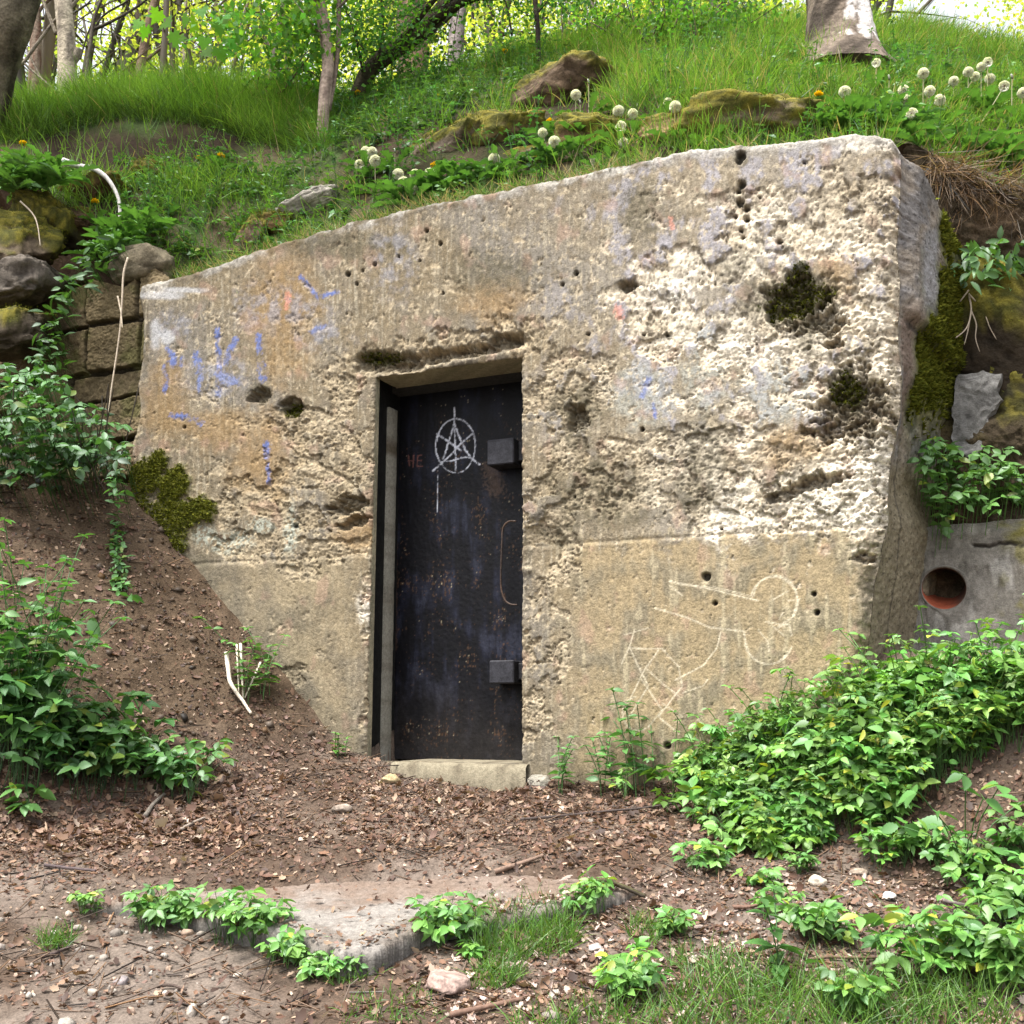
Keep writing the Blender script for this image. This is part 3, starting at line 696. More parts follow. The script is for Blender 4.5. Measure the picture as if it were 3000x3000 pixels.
def tufts(mb, P, Nn, C, size=0.012, jitter=0.7):
    n = len(P)
    d = unit(Nn + jitter * rng.normal(size=(n, 3)))
    X, Y, Z = frames(d, rng.normal(size=(n, 3)))
    L = size * rng.uniform(0.5, 1.5, n)[:, None]
    mb.inst([(-0.35, 0, 0), (0.35, 0, 0), (0.0, 1, 0.15)], [(0, 1, 2)], P, X * L, Y * L, Z * L, C)
def moss_col(n):
    t = rng.random(n)[:, None]; k = rng.random(n)[:, None]
    return (np.array([0.050, 0.062, 0.010]) * (1 - t) + np.array([0.16, 0.165, 0.025]) * t) * (0.7 + 0.6 * k)
mb = MB()
wt = moss_a.ravel() * keep.size
cand = np.flatnonzero(moss_a.ravel() > 0.45)
pick = rng.choice(cand, min(9000, len(cand) * 2))
tufts(mb, Vw.reshape(-1, 3)[pick] + 0.004 * rng.normal(size=(len(pick), 3)), np.tile(np.array([N2[0], N2[1], 0.2]), (len(pick), 1)), moss_col(len(pick)), 0.013)
cand = np.flatnonzero(mosscav.ravel() > 0.6); pick = rng.choice(cand, 3500)
tufts(mb, Vw.reshape(-1, 3)[pick] + 0.004 * rng.normal(size=(len(pick), 3)), np.tile(np.array([N2[0], N2[1], 0.2]), (len(pick), 1)), moss_col(len(pick)) * 0.55, 0.012)
side_v = np.concatenate(V)[SR[12:]].reshape(-1, 3); side_c = np.concatenate(C)[SR[12:]].reshape(-1, 3)
isg = np.flatnonzero((side_c[:, 1] > side_c[:, 0] * 0.9) & (side_c[:, 2] < 0.04)); pick = rng.choice(isg, min(16000, len(isg)))
tufts(mb, side_v[pick], np.tile(np.array([0.7, -0.6, 0.3]), (len(pick), 1)), moss_col(len(pick)), 0.02)
mo = mb.build("moss", [M_MOSS], SHELTER, False); mo.location = -ORI; mo["label"] = "dark green moss cushions on the concrete"; mo["kind"] = "stuff"

# ---- door, its steel frame, hinges and handle
DOFF = -0.33
ds = np.linspace(sD0 - 0.03, sD1 + 0.12, 190); dz = np.linspace(zD0 - 0.005, zD1 + 0.10, 440)
DS, DZ = np.meshgrid(ds, dz)
DPX, DPY = project(W(DS, DZ, DOFF))
dn = fbm(DPX / 70, DPY / 130, 5, 111); df = fbm(DPX / 9, DPY / 14, 4, 112); dsp = fbm(DPX / 6, DPY / 11, 3, 113)
dst = fbm(DPX / 22, DPY / 260, 4, 115); dst2 = fbm(DPX / 8, DPY / 90, 3, 116)
dc = mix(np.array([0.0018, 0.0018, 0.0032]), np.array([0.007, 0.008, 0.016]), sstep(-0.1, 0.45, dn + 0.5 * dst))
dc = mix(dc, np.array([0.018, 0.020, 0.032]), 0.7 * sstep(0.18, 0.5, dn + 0.4 * dst2 + 0.2 * dst) * sstep(1250, 1500, DPY))
dc = mix(dc, np.array([0.015, 0.013, 0.012]), sstep(1950, 2230, DPY + 160 * dn) * 0.8)
clus = fbm(DPX / 60, DPY / 110, 4, 117)
dc = mix(dc, np.array([0.060, 0.032, 0.018]), 0.75 * sstep(0.40, 0.56, dsp + 0.7 * clus + 0.2 * dst2) * sstep(1150, 1400, DPY))
dc = mix(dc, np.array([0.26, 0.22, 0.15]), 0.8 * sstep(0.66, 0.78, fbm(DPX / 6, DPY / 11, 2, 114) + 0.5 * clus))
dc = mix(dc, np.array([0.045, 0.028, 0.02]), 0.7 * np.clip(stroke([(1440, 1375), (1452, 1430)], 26, DPX, DPY, 1.2) + stroke([(1160, 1450), (1158, 1900)], 5, DPX, DPY, 1.4), 0, 1))
hz = np.zeros_like(DPX)
for pts, w in [([(1331, 1194), (1331, 1240), (1336, 1378)], 2.6), ([(1331, 1240), (1316, 1290), (1298, 1345)], 3), ([(1331, 1243), (1348, 1285), (1362, 1316), (1383, 1345), (1406, 1362)], 3.2), ([(1280, 1272), (1312, 1292), (1340, 1311), (1352, 1322)], 3.4),
               ([(1386, 1269), (1350, 1300), (1325, 1328), (1295, 1357), (1267, 1380)], 3), ([(1290, 1353), (1325, 1350), (1357, 1340), (1376, 1340)], 2.6), (arc(1336, 1305, 57, 78, 190, 350), 2.6), (arc(1334, 1306, 58, 80, -20, 60), 1.8), (arc(1334, 1304, 58, 76, 130, 200), 2.4), (arc(1336, 1330, 50, 55, 40, 140), 1.5), ([(1282, 1378), (1281, 1500)], 1.1)]:
    hz = np.maximum(hz, stroke(pts, w * 0.82, DPX, DPY, 0.9))
dc = mix(dc, np.array([0.62, 0.64, 0.72]), 0.75 * np.clip(hz, 0, 1) * sstep(-0.6, 0.1, df))
rd = np.zeros_like(DPX)
for pts in [[(1196, 1334), (1200, 1364)], [(1212, 1334), (1210, 1368)], [(1197, 1350), (1211, 1350)], [(1224, 1334), (1222, 1366)], [(1224, 1335), (1236, 1334)], [(1223, 1350), (1234, 1349)], [(1222, 1366), (1238, 1366)]]:
    rd = np.maximum(rd, stroke(pts, 2.0, DPX, DPY, 0.8))
dc = mix(dc, np.array([0.13, 0.055, 0.045]), 0.8 * rd)
dxo = DOFF + 0.0025 * dn + 0.0012 * df
V = W(DS, DZ, dxo).reshape(-1, 3)
DOOR = child("door", V, [grid_faces(*DS.shape)], dc.reshape(-1, 3), M_STEEL)
DOOR["label"] = "black rust-flecked steel door with chalk star"
def box_pts(s0, s1, z0, z1, o0, o1, bev=0.006, seg=1):
    """bevelled box in wall coordinates as a vertex/face set"""
    lo, hi = np.array([s0, o0, z0]), np.array([s1, o1, z1])
    ctr, half = (lo + hi) / 2, (hi - lo) / 2
    sg = np.array([(a, b_, c_) for a in (-1, 1) for b_ in (-1, 1) for c_ in (-1, 1)], float)
    pts = []
    for g in sg:
        for ax in range(3):
            h = half - bev; h[ax] = half[ax]; pts.append(ctr + g * h)
    pts = np.array(pts)
    return W(pts[:, 0], pts[:, 2], pts[:, 1])
import bmesh
def hull_child(name, pts, colr, mat, parent, origin=ORI):
    bm = bmesh.new()
    for p in pts: bm.verts.new(Vector(p - origin))
    bmesh.ops.convex_hull(bm, input=bm.verts)
    bmesh.ops.recalc_face_normals(bm, faces=bm.faces)
    me = bpy.data.meshes.new(name); bm.to_mesh(me); bm.free()
    a = me.color_attributes.new("Col", 'FLOAT_COLOR', 'POINT')
    for d_ in a.data: d_.color = (*colr, 1)
    me.materials.append(mat)
    o_ = link(name, me, parent); return o_
# hinge blocks (read on the plane of the door)
for (x0, y0, x1, y1) in [(1428, 1290, 1506, 1357), (1434, 1935, 1506, 2002)]:
    s0, z1_ = on_wall(x0, y0, DOFF + 0.12); s1, z0_ = on_wall(x1, y1, DOFF + 0.12)
    hb = hull_child("hinge", box_pts(float(s0), float(s1), float(z0_), float(z1_), DOFF + 0.002, DOFF + 0.125, 0.006), (0.028, 0.028, 0.034), M_STEEL, SHELTER)
    hb.parent = DOOR
    pin = hull_child("hinge_strap", box_pts(float(s1) + 0.002, float(s1) + 0.13, float(z0_) + 0.02, float(z1_) - 0.012, DOFF + 0.002, DOFF + 0.075, 0.005), (0.025, 0.025, 0.028), M_STEEL, DOOR)
mb = MB()
hp = [np.array(W(*on_wall(x, y, DOFF + 0.07), DOFF + 0.07)) for x, y in [(1512, 1527), (1490, 1528), (1474, 1548), (1471, 1600), (1468, 1660), (1468, 1720), (1478, 1756), (1495, 1770), (1515, 1772)]]
tube(mb, smooth_path(hp, 40), 0.005, 8, (0.03, 0.025, 0.024), c2=(0.08, 0.05, 0.035))
h_ = mb.build("handle", [M_STEEL], DOOR); h_.location = -ORI
# steel upright of the frame on the left, standing in the rebate
x0 = float(on_wall(1110, 1700, -0.19)[0]); x1 = float(on_wall(1130, 1700, -0.19)[0])
zt_ = float(on_wall(1140, 1192, -0.19)[1])
zz_ = np.linspace(zD0 - 0.02, zt_, 140)
cols4 = []
for a, b_ in [(0, -0.09), (0, 0), (1, 0), (1, -0.09)]:
    taper = 0.012 * sstep(zt_ - 0.05, zt_, zz_) * (1 - a)
    cols4.append(W(x0 + (x1 - x0) * a + taper + 0.0035 * fbm(zz_ * 11 + a * 4, zz_ * 0, 4, 121), zz_, -0.19 + b_ + 0.003 * perlin(zz_ * 30, zz_ * 0 + a, 3)))
Pp = np.stack(cols4, 1)
i4 = np.arange(139)[:, None] * 4 + np.arange(3)[None]
cc = mix(np.array([0.20, 0.19, 0.16]), np.array([0.085, 0.07, 0.05]), sstep(-0.05, 0.45, fbm(zz_ * 6, zz_ * 0, 5, 122)))
child("door_frame", Pp, [np.stack([i4, i4 + 1, i4 + 5, i4 + 4], -1).reshape(-1, 4), np.array([[556, 557, 558, 559]])], np.repeat(cc[:, None], 4, 1), M_CONC)["label"] = "grey upright strip of the door frame"
# threshold slab
thr = [on_wall(1150, 2232, 0.03), on_wall(1545, 2232, 0.03)]
tn_s = np.linspace(float(thr[0][0]), float(thr[1][0]), 90)
prof = [(-0.45, zD0 - 0.001), (0.0, zD0 - 0.002), (0.035, zD0 - 0.006), (0.05, zD0 - 0.02), (0.055, zD0 - 0.10), (0.06, zD0 - 0.25)]
Pt = np.stack([W(tn_s, z_ + 0.004 * fbm(tn_s * 12, tn_s * 0 + k, 3, 123), o_ + 0.008 * fbm(tn_s * 9 + 3, tn_s * 0 + k * .7, 3, 124)) for k, (o_, z_) in enumerate(prof)], 0)
tcol = mix(np.array([0.20, 0.175, 0.125]), np.array([0.11, 0.092, 0.065]), sstep(-0.2, 0.4, fbm(Pt[..., 0] * 9, Pt[..., 2] * 9 + Pt[..., 1] * 9, 4, 125)))
child("threshold", Pt, [grid_faces(len(prof), 90)], tcol, M_CONC)
# dark room side of the shelter behind the door (closes the gaps around the leaf)
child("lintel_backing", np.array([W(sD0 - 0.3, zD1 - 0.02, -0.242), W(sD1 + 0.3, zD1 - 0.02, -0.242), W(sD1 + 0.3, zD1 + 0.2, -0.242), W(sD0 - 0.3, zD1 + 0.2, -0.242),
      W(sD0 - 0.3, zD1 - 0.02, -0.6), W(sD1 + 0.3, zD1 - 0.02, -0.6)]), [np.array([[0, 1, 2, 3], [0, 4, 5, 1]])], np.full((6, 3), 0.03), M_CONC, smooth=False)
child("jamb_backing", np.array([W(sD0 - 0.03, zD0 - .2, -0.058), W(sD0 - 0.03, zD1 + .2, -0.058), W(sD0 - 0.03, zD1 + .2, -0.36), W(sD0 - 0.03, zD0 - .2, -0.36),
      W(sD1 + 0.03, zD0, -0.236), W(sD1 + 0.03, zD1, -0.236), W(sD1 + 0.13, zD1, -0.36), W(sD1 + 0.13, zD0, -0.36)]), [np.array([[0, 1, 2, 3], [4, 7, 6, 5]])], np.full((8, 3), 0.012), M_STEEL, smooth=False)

# ================================================================ pipe wall to the right
PB = -0.62                                    # set back behind the front
pc = on_wall(2765, 1723, PB); pc = (float(pc[0]), float(pc[1]))
pr = abs(float(on_wall(2765 + 68, 1723, PB)[0]) - pc[0]) * 1.02
PWALL = empty("pipe_wall", W(pc[0], 1.3, PB))
tag(PWALL, "low grey concrete wall with a round clay pipe mouth right of the shelter", "wall")
po = np.array(PWALL.location)
nth, nrr = 160, 70
th = np.linspace(0, 2 * np.pi, nth, endpoint=False)
sL, sR_, zB, zT = float(on_wall(2660, 1700, PB)[0]), float(on_wall(3150, 1700, PB)[0]), 0.9, float(on_wall(2850, 1530, PB)[1])
ct, st_ = np.cos(th), np.sin(th)
big_r = np.minimum(np.where(ct > 0, (sR_ - pc[0]) / np.maximum(ct, 1e-6), (pc[0] - sL) / np.maximum(-ct, 1e-6)), np.where(st_ > 0, (zT - pc[1]) / np.maximum(st_, 1e-6), (pc[1] - zB) / np.maximum(-st_, 1e-6)))
k_ = np.linspace(0, 1, nrr)[:, None] ** 1.3
R_ = pr * (1 - k_) + big_r[None] * k_
PS, PZ = pc[0] + R_ * ct, pc[1] + R_ * st_
PZ = PZ + k_ * (0.05 * fbm(PS * 4, PS * 0, 3, 131)) * (PZ > pc[1])
poff = PB + 0.010 * fbm(PS * 9, PZ * 9, 5, 132) + 0.006 * fbm(PS * 30, PZ * 6, 3, 133) - 0.03 * sstep(0.06, 0, zT - PZ) + 0.0
poff = np.where(k_ < 0.02, PB + 0.004, poff)
qx, qy = project(W(PS, PZ, PB))
pn = fbm(PS * 6, PZ * 6, 4, 134); ps_ = fbm(PS * 30, PZ * 3.5, 4, 135)
pcx = mix(np.array([0.185, 0.17, 0.15]), np.array([0.125, 0.115, 0.10]), sstep(-0.2, 0.3, pn))
pcx = mix(pcx, np.array([0.085, 0.075, 0.06]), 0.7 * sstep(0.12, 0.4, ps_) * (PZ < pc[1] + 0.1))
pcx = mix(pcx, np.array([0.30, 0.285, 0.26]), 0.6 * sstep(0.2, 0.45, fbm(PS * 14, PZ * 4, 3, 136)))
mp = sstep(0.05, 0.35, fbm(PS * 5 + 3, PZ * 5, 4, 137)) * sstep(2800, 2870, qx) * sstep(1640, 1560, qy)
mp = np.maximum(mp, np.clip(sstep(0.1, 0.4, fbm(PS * 9 + 3, PZ * 9, 3, 138)) * sstep(2900, 2960, qx), 0, 1) * 0.8)
pcx = mix(pcx, np.array([0.10, 0.09, 0.018]), mp * 0.9)
crack = sstep(0.012, 0.004, np.abs(PZ - (pc[1] + 0.19 + 0.05 * fbm(PS * 8, PS * 0, 3, 139)))) * (qx > 2850)
pcx = mix(pcx, np.array([0.03, 0.025, 0.02]), crack); poff = poff - 0.012 * crack
fr = (np.arange(nrr - 1)[:, None] * nth + np.arange(nth)[None, :]); fr2 = np.arange(nrr - 1)[:, None] * nth + (np.arange(nth)[None, :] + 1) % nth
Vp = [W(PS, PZ, poff).reshape(-1, 3)]; Fp = [np.stack([fr, fr + nth, fr2 + nth, fr2], -1).reshape(-1, 4)]; Cp = [pcx.reshape(-1, 3)]
# top ledge going back
lip = np.arange((nrr - 1) * nth, nrr * nth)
bk = Vp[0][lip] + 0.45 * Ninto
Vp.append(bk); Cp.append(np.tile([0.09, 0.07, 0.045], (nth, 1)))
a_ = lip; b2 = np.roll(lip, -1); c2_ = np.arange(nth) + nrr * nth
Fp.append(np.stack([a_, c2_, np.roll(c2_, -1), b2], -1))
link("wall_face", new_mesh("wall_face", np.concatenate(Vp) - po, Fp, np.concatenate(Cp), [M_CONC]), PWALL)
# the clay pipe
mb = MB()
rings = []
for o_, r_ in [(PB - 0.5, pr * 0.9), (PB - 0.02, pr * 0.93), (PB - 0.001, pr * 0.96), (PB + 0.001, pr * 1.0), (PB - 0.5, pr * 1.1)]:
    rings.append(W(pc[0] + r_ * ct, pc[1] + r_ * st_ + (0.17 if r_ == pr * 0.9 else 0), o_))
Pv = np.stack(rings); lowl = sstep(0.1, 0.9, -0.55 * ct - 0.83 * st_)
cl = mix(np.tile(np.array([0.10, 0.055, 0.04]), (5, nth, 1)), np.tile(np.array([0.40, 0.10, 0.05]), (5, nth, 1)), np.tile(lowl, (5, 1))); cl[0] = (0.02, 0.01, 0.008); cl[2:] = np.array([0.17, 0.15, 0.13]) * (1 + 0.3 * fbm(ct * 5, st_ * 5, 3, 140))[:, None]  # clay goes near-black at the back: the dark of the depth is painted
f_ = (np.arange(4)[:, None] * nth + np.arange(nth)[None]); g_ = np.arange(4)[:, None] * nth + (np.arange(nth)[None] + 1) % nth
mb.add(Pv, [np.stack([f_, g_, g_ + nth, f_ + nth], -1).reshape(-1, 4)], cl.reshape(-1, 3))
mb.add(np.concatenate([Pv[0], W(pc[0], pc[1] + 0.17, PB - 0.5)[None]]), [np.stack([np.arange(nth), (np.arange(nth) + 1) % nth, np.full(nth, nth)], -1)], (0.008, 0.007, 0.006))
p_ = mb.build("drain_pipe", [M_CLAY], PWALL); p_.location = -po

# ================================================================ earth and rock bank right of the shelter
BB = -0.80
es = np.linspace(1.75, 3.9, 260); ez = np.linspace(1.0, 4.25, 360)
ES, EZ = np.meshgrid(es, ez)
ehx = P0[0] + ES * U2[0] - 0.83 * N2[0]; ehy = P0[1] + ES * U2[1] - 0.83 * N2[1]
EZ = 1.0 + (EZ - 1.0) / 3.25 * (hill(ehx, ehy) - 1.02)
eo = BB + 0.10 * fbm(ES * 2.2, EZ * 2.2, 4, 141) + 0.03 * fbm(ES * 9, EZ * 9, 4, 142) + 0.02 * fbm(ES * 25, EZ * 25, 3, 143)
eo -= 0.22 * np.exp(-((EZ - 3.35) / 0.22) ** 2) * sstep(2.1, 2.4, ES)
eo += -0.10 * sstep(2.75, 3.1, EZ) * sstep(4.0, 3.6, EZ)
ex, ey = project(W(ES, EZ, BB))
en = fbm(ES * 4, EZ * 4, 4, 144); ef = fbm(ES * 20, EZ * 20, 3, 145)
ec = mix(np.array([0.052, 0.04, 0.026]), np.array([0.10, 0.07, 0.045]), sstep(-0.2, 0.4, en + 0.4 * ef))
emoss = sstep(780, 860, ey + 60 * en) * sstep(1330, 1200, ey) * sstep(-0.25, 0.25, en + 0.3 * ef + 0.15)
ec = mix(ec, mix(np.array([0.03, 0.03, 0.008]), np.array([0.085, 0.075, 0.014]), sstep(-0.1, 0.4, ef)), emoss * 0.9)
BANK = link("earth_bank", new_mesh("earth_bank", W(ES, EZ, eo).reshape(-1, 3), [grid_faces(*ES.shape)], ec.reshape(-1, 3), [M_EARTH]))
tag(BANK, "steep dark mossy earth face between the shelter and the right edge", kind="structure")
# ================================================================ leaf shapes
LEAF = np.array([(0, 0, 0), (-.5, .42, .06), (0, .45, -.05), (.5, .42, .06), (0, 1, -.12)])
LEAF_F = [(0, 2, 1), (0, 3, 2), (1, 2, 4), (2, 3, 4)]
DIAM = np.array([(0, 0, 0), (-.5, .5, .05), (.5, .5, .05), (0, 1, 0)]); DIAM_F = [(0, 2, 3), (0, 3, 1)]
def _outline(st, tooth=0.0, droop=0.18, fold=0.16):
    V, Fq = [], []
    for y, w in st:
        V.append((0, y, -droop * y * y)); V.append((-w, y + 0.05, -droop * y * y + fold * w)); V.append((w, y + 0.05, -droop * y * y + fold * w))
    n = len(st)
    for i in range(n - 1):
        a, b = 3 * i, 3 * i + 3
        Fq += [(a, b, b + 1, a + 1), (a, a + 2, b + 2, b)]
    return np.array(V), Fq
SERR, SERR_F = _outline([(0, .03), (.06, .26), (.14, .25), (.2, .42), (.28, .39), (.34, .5), (.42, .44), (.48, .48), (.56, .39), (.62, .40), (.7, .29), (.77, .28), (.84, .16), (.9, .14), (1.0, .0)])
LANCE, LANCE_F = _outline([(0, .03), (.2, .05), (.3, .12), (.34, .06), (.48, .17), (.53, .09), (.66, .22), (.72, .13), (.84, .20), (.93, .11), (1, 0)], droop=0.45, fold=0.5)
STRAP, STRAP_F = _outline([(0, .05), (.25, .12), (.5, .18), (.75, .15), (.92, .07), (1, 0)], droop=0.5, fold=0.5)
_t = []
for a, r in [(-90, .04), (-60, .38), (-25, .30), (-5, .58), (18, .42), (30, .62), (50, .42), (62, .70), (74, .58), (90, 1.0), (106, .58), (118, .70), (130, .42), (150, .62), (162, .42), (185, .58), (205, .30), (240, .38)]:
    _t.append((r * math.cos(math.radians(a)), 0.25 + r * math.sin(math.radians(a)) * 0.85, 0.1 * abs(math.cos(math.radians(a))) * r - 0.08 * r))
MAPLE = np.array([(0, .25, 0)] + _t); MAPLE_F = [(0, 1 + i, 1 + (i + 1) % len(_t)) for i in range(len(_t))]
BLADE = np.array([(-.5, 0, 0), (.5, 0, 0), (-.45, .4, .05), (.45, .4, .05), (-.28, .75, .22), (.28, .75, .22), (0, 1, .46)])
BLADE_F = [[(0, 1, 3, 2), (2, 3, 5, 4)], [(4, 5, 6)]]
STEM = np.array([(math.cos(a) * .5, y, math.sin(a) * .5) for y in (0, 1) for a in (0.3, 2.4, 4.5)])
STEM_F = [(0, 1, 4, 3), (1, 2, 5, 4), (2, 0, 3, 5)]

def rv(n): return unit(rng.normal(size=(n, 3)))
def tint(base, n, var=0.25, hue=0.12):
    base = np.asarray(base, float)
    k = 1 + var * rng.normal(size=(n, 1)).clip(-1.8, 1.8)
    h = hue * rng.normal(size=(n, 1))
    return np.clip(base * k * np.concatenate([1 + h, 1 + 0.2 * h, 1 - h], 1), 0.002, 0.95)

class Plant:
    """gathers leaves and stems for one plant"""
    def __init__(self): self.L, self.S = [], []
    def leaf(self, p, d, n, L, w, c): self.L.append((p, d, n, L, w, c))
    def stem(self, a, b, r, c): self.S.append((a, b, r, c))
    def curve(self, pts, r, c):
        for a, b in zip(pts[:-1], pts[1:]): self.stem(a, b, r, c)
    def flush(self, mb, T=SERR, TF=SERR_F, mi=0, ms=0):
        if self.L:
            p, d, n = (np.array([x[i] for x in self.L]) for i in range(3))
            L = np.array([x[3] for x in self.L])[:, None]; w = np.array([x[4] for x in self.L])[:, None]; c = np.array([x[5] for x in self.L])
            X, Y, Z = frames(d, n); mb.inst(T, TF, p, X * w, Y * L, Z * L, c, mi)
        if self.S:
            a, b = (np.array([x[i] for x in self.S]) for i in range(2))
            r = np.array([x[2] for x in self.S])[:, None]; c = np.array([x[3] for x in self.S])
            X, Y, Z = frames(b - a, rng.normal(size=a.shape)); ln = np.linalg.norm(b - a, axis=1, keepdims=True)
            mb.inst(STEM, STEM_F, a, X * r * 2, Y * ln, Z * r * 2, c, ms)
        self.L, self.S = [], []

UP = np.array([0, 0, 1.0])
GREEN = np.array([0.080, 0.190, 0.036])
def compound(P, tip, out, nrm, L, kind, colr, wr=0.62):
    """kind 3 = trifoliate, 5 = palmate, 9 = ground elder (three groups of three)"""
    out = unit(out); side = unit(np.cross(nrm, out))
    if kind == 9:
        for a in (0, 75, -75):
            g = out * math.cos(math.radians(a)) + side * math.sin(math.radians(a))
            e = tip + g * L * (0.55 if a == 0 else 0.42)
            P.stem(tip, e, 0.0011, colr * 0.9)
            compound(P, e, g, nrm, L * 0.8, 3, colr, wr)
        return
    angs = (0, 68, -68) if kind == 3 else (0, 55, -55, 110, -110)
    for a in angs:
        a += random.uniform(-10, 10)
        g = out * math.cos(math.radians(a)) + side * math.sin(math.radians(a))
        g = g + UP * random.uniform(-0.35, 0.12)
        ll = L * (1.0 if a == 0 else random.uniform(0.72, 0.92))
        cc_ = colr * random.uniform(0.75, 1.25)
        if random.random() < .05: cc_ = cc_ * np.array([2.2, 1.25, .8])
        P.leaf(tip + g * 0.06 * L, g, nrm + 0.38 * rng.normal(size=3), ll, ll * wr * random.uniform(0.7, 1.2), cc_)

def herb(P, base, h, npet, L, kind, colr, spread=0.55):
    """a clump of leaf stalks rising from one root"""
    for i in range(npet):
        az = random.uniform(0, 2 * math.pi); lean = spread * random.uniform(0.15, 1.0)
        d = np.array([math.cos(az) * lean, math.sin(az) * lean, 1.0]); hh = h * random.uniform(0.45, 1.05)
        mid = base + d * np.array([0.35, 0.35, 0.55]) * hh; tip = base + d * np.array([1, 1, 0.93]) * hh
        c = colr * random.uniform(0.75, 1.25) * np.array([random.uniform(0.85, 1.2), 1, random.uniform(0.8, 1.2)])
        P.curve([base, mid, tip], 0.0011, c * 0.6)
        nrm = unit(UP + 0.55 * rng.normal(size=3) * 0.6 + np.array([0, -0.25, 0]))
        compound(P, tip, np.array([math.cos(az), math.sin(az), random.uniform(-0.25, 0.2)]), nrm, L * random.uniform(0.7, 1.15), kind, c)

def upright(P, base, h, pairs, L, colr, wr=0.5, leanv=None):
    """nettle-like stem with opposite leaf pairs"""
    lean = leanv if leanv is not None else 0.25 * rng.normal(size=3) * np.array([1, 1, 0])
    prev = base
    for i in range(1, pairs + 1):
        t = i / pairs; p = base + UP * h * t + lean * h * t * t
        P.stem(prev, p, 0.0022, colr * 0.8); prev = p
        if t < 0.2: continue
        az = (i % 2) * math.pi / 2 + random.uniform(-0.3, 0.3)
        for k in (0, 1, 2, 3) if i == pairs else (0, 1):
            a = az + math.pi * k + (math.pi / 2 if k > 1 else 0); g = np.array([math.cos(a), math.sin(a), random.uniform(-0.25, 0.35)])
            ll = L * (1.05 - 0.55 * t) * random.uniform(0.8, 1.15)
            P.leaf(p, g, UP + 0.3 * rng.normal(size=3), ll, ll * wr, colr * random.uniform(0.8, 1.3))

def polysample(poly, n):
    poly = np.array(poly, float); lo, hi = poly.min(0), poly.max(0); out = []
    while len(out) < n:
        q = lo + (hi - lo) * rng.random(2); x, y = q; ins = False
        for (x0, y0), (x1, y1) in zip(poly, np.roll(poly, -1, 0)):
            if (y0 > y) != (y1 > y) and x < (x1 - x0) * (y - y0) / (y1 - y0) + x0: ins = not ins
        if ins: out.append(q)
    return np.array(out)

# ================================================================ leaf litter, gravel, slab, stones, sticks
def gnormal(X, Y):
    e = 0.03
    return unit(np.stack([ground(X - e, Y) - ground(X + e, Y), ground(X, Y - e) - ground(X, Y + e), np.full(np.shape(X), 2 * e)], -1))
SLAB = [(250, 2640), (420, 2648), (600, 2690), (700, 2722), (830, 2745), (930, 2790), (1010, 2822), (1100, 2805), (1165, 2770), (1260, 2735), (1360, 2712), (1500, 2690), (1620, 2655), (1760, 2630), (1890, 2590),
        (1840, 2560), (1600, 2550), (1350, 2560), (1000, 2570), (700, 2600), (450, 2615)]
def inside(poly, x, y):
    ins = np.zeros(np.shape(x), bool)
    for (x0, y0), (x1, y1) in zip(poly, poly[1:] + poly[:1]):
        if y0 != y1: ins ^= ((y0 > y) != (y1 > y)) & (x < (x1 - x0) * (y - y0) / (y1 - y0) + x0)
    return ins
SLAB_XY = [tuple(base_hit(*p)[:2]) for p in SLAB]
sxy = np.array(SLAB_XY)
ax_, ay_ = np.arange(sxy[:, 0].min() - .05, sxy[:, 0].max() + .05, 0.007), np.arange(sxy[:, 1].min() - .05, sxy[:, 1].max() + .05, 0.007)
AX, AY = np.meshgrid(ax_, ay_)
inn = inside(SLAB_XY, AX + 0.03 * fbm(AX * 6, AY * 6, 4, 151), AY + 0.03 * fbm(AX * 6 + 9, AY * 6, 4, 152))
y_mid = 3.55
AZ = BASE(AX, AY) + 0.026 - 0.055 * (AY - 3.35) + 0.010 * fbm(AX * 3, AY * 3, 3, 153) + 0.004 * fbm(AX * 22, AY * 22, 4, 154)
fi = grid_faces(*AX.shape).reshape(AX.shape[0] - 1, AX.shape[1] - 1, 4)
ck = inn[:-1, :-1] & inn[1:, :-1] & inn[:-1, 1:] & inn[1:, 1:]
fs = fi[ck]
sn = fbm(AX * 5, AY * 5, 4, 155); sf = fbm(AX * 25, AY * 25, 3, 156)
sc = mix(np.array([0.205, 0.188, 0.172]), np.array([0.140, 0.120, 0.104]), sstep(-0.2, 0.35, sn + 0.5 * sf))
sc = mix(sc, np.array([0.15, 0.105, 0.08]), 0.75 * sstep(3.65, 3.95, AY + 0.3 * sn))
ec_ = {}
for f in fs:
    for a, b in zip(f, np.roll(f, -1)): ec_[(a, b)] = ec_.get((a, b), 0) + 1
bd = [(a, b) for (a, b) in ec_ if (b, a) not in ec_]
SV = np.stack([AX, AY, AZ], -1).reshape(-1, 3); SC = sc.reshape(-1, 3)
bv = sorted({a for a, b in bd} | {b for a, b in bd}); mp1 = {v: len(SV) + i for i, v in enumerate(bv)}; mp2 = {v: len(SV) + len(bv) + i for i, v in enumerate(bv)}
ring = SV[bv].copy(); SV[bv] -= [0, 0, 0.008]
w_ = lambda k: np.stack([fbm(ring[:, 0] * 14 + k, ring[:, 1] * 14, 3, 157 + k), fbm(ring[:, 0] * 14, ring[:, 1] * 14 + k, 3, 158 + k), 0 * ring[:, 0]], -1)
r1 = ring - [0, 0.006, 0.030] + 0.012 * w_(1)
r2 = ring - [0, -0.02, 0.16] + 0.02 * w_(4)
SV = np.concatenate([SV, r1, r2])
dk = np.array([0.13, 0.12, 0.11])
SC = np.concatenate([SC, np.tile(dk, (len(bv), 1)) * (1 + 0.5 * fbm(ring[:, 0] * 20, ring[:, 1] * 20, 3, 159))[:, None], np.tile(dk * 0.7, (len(bv), 1))])
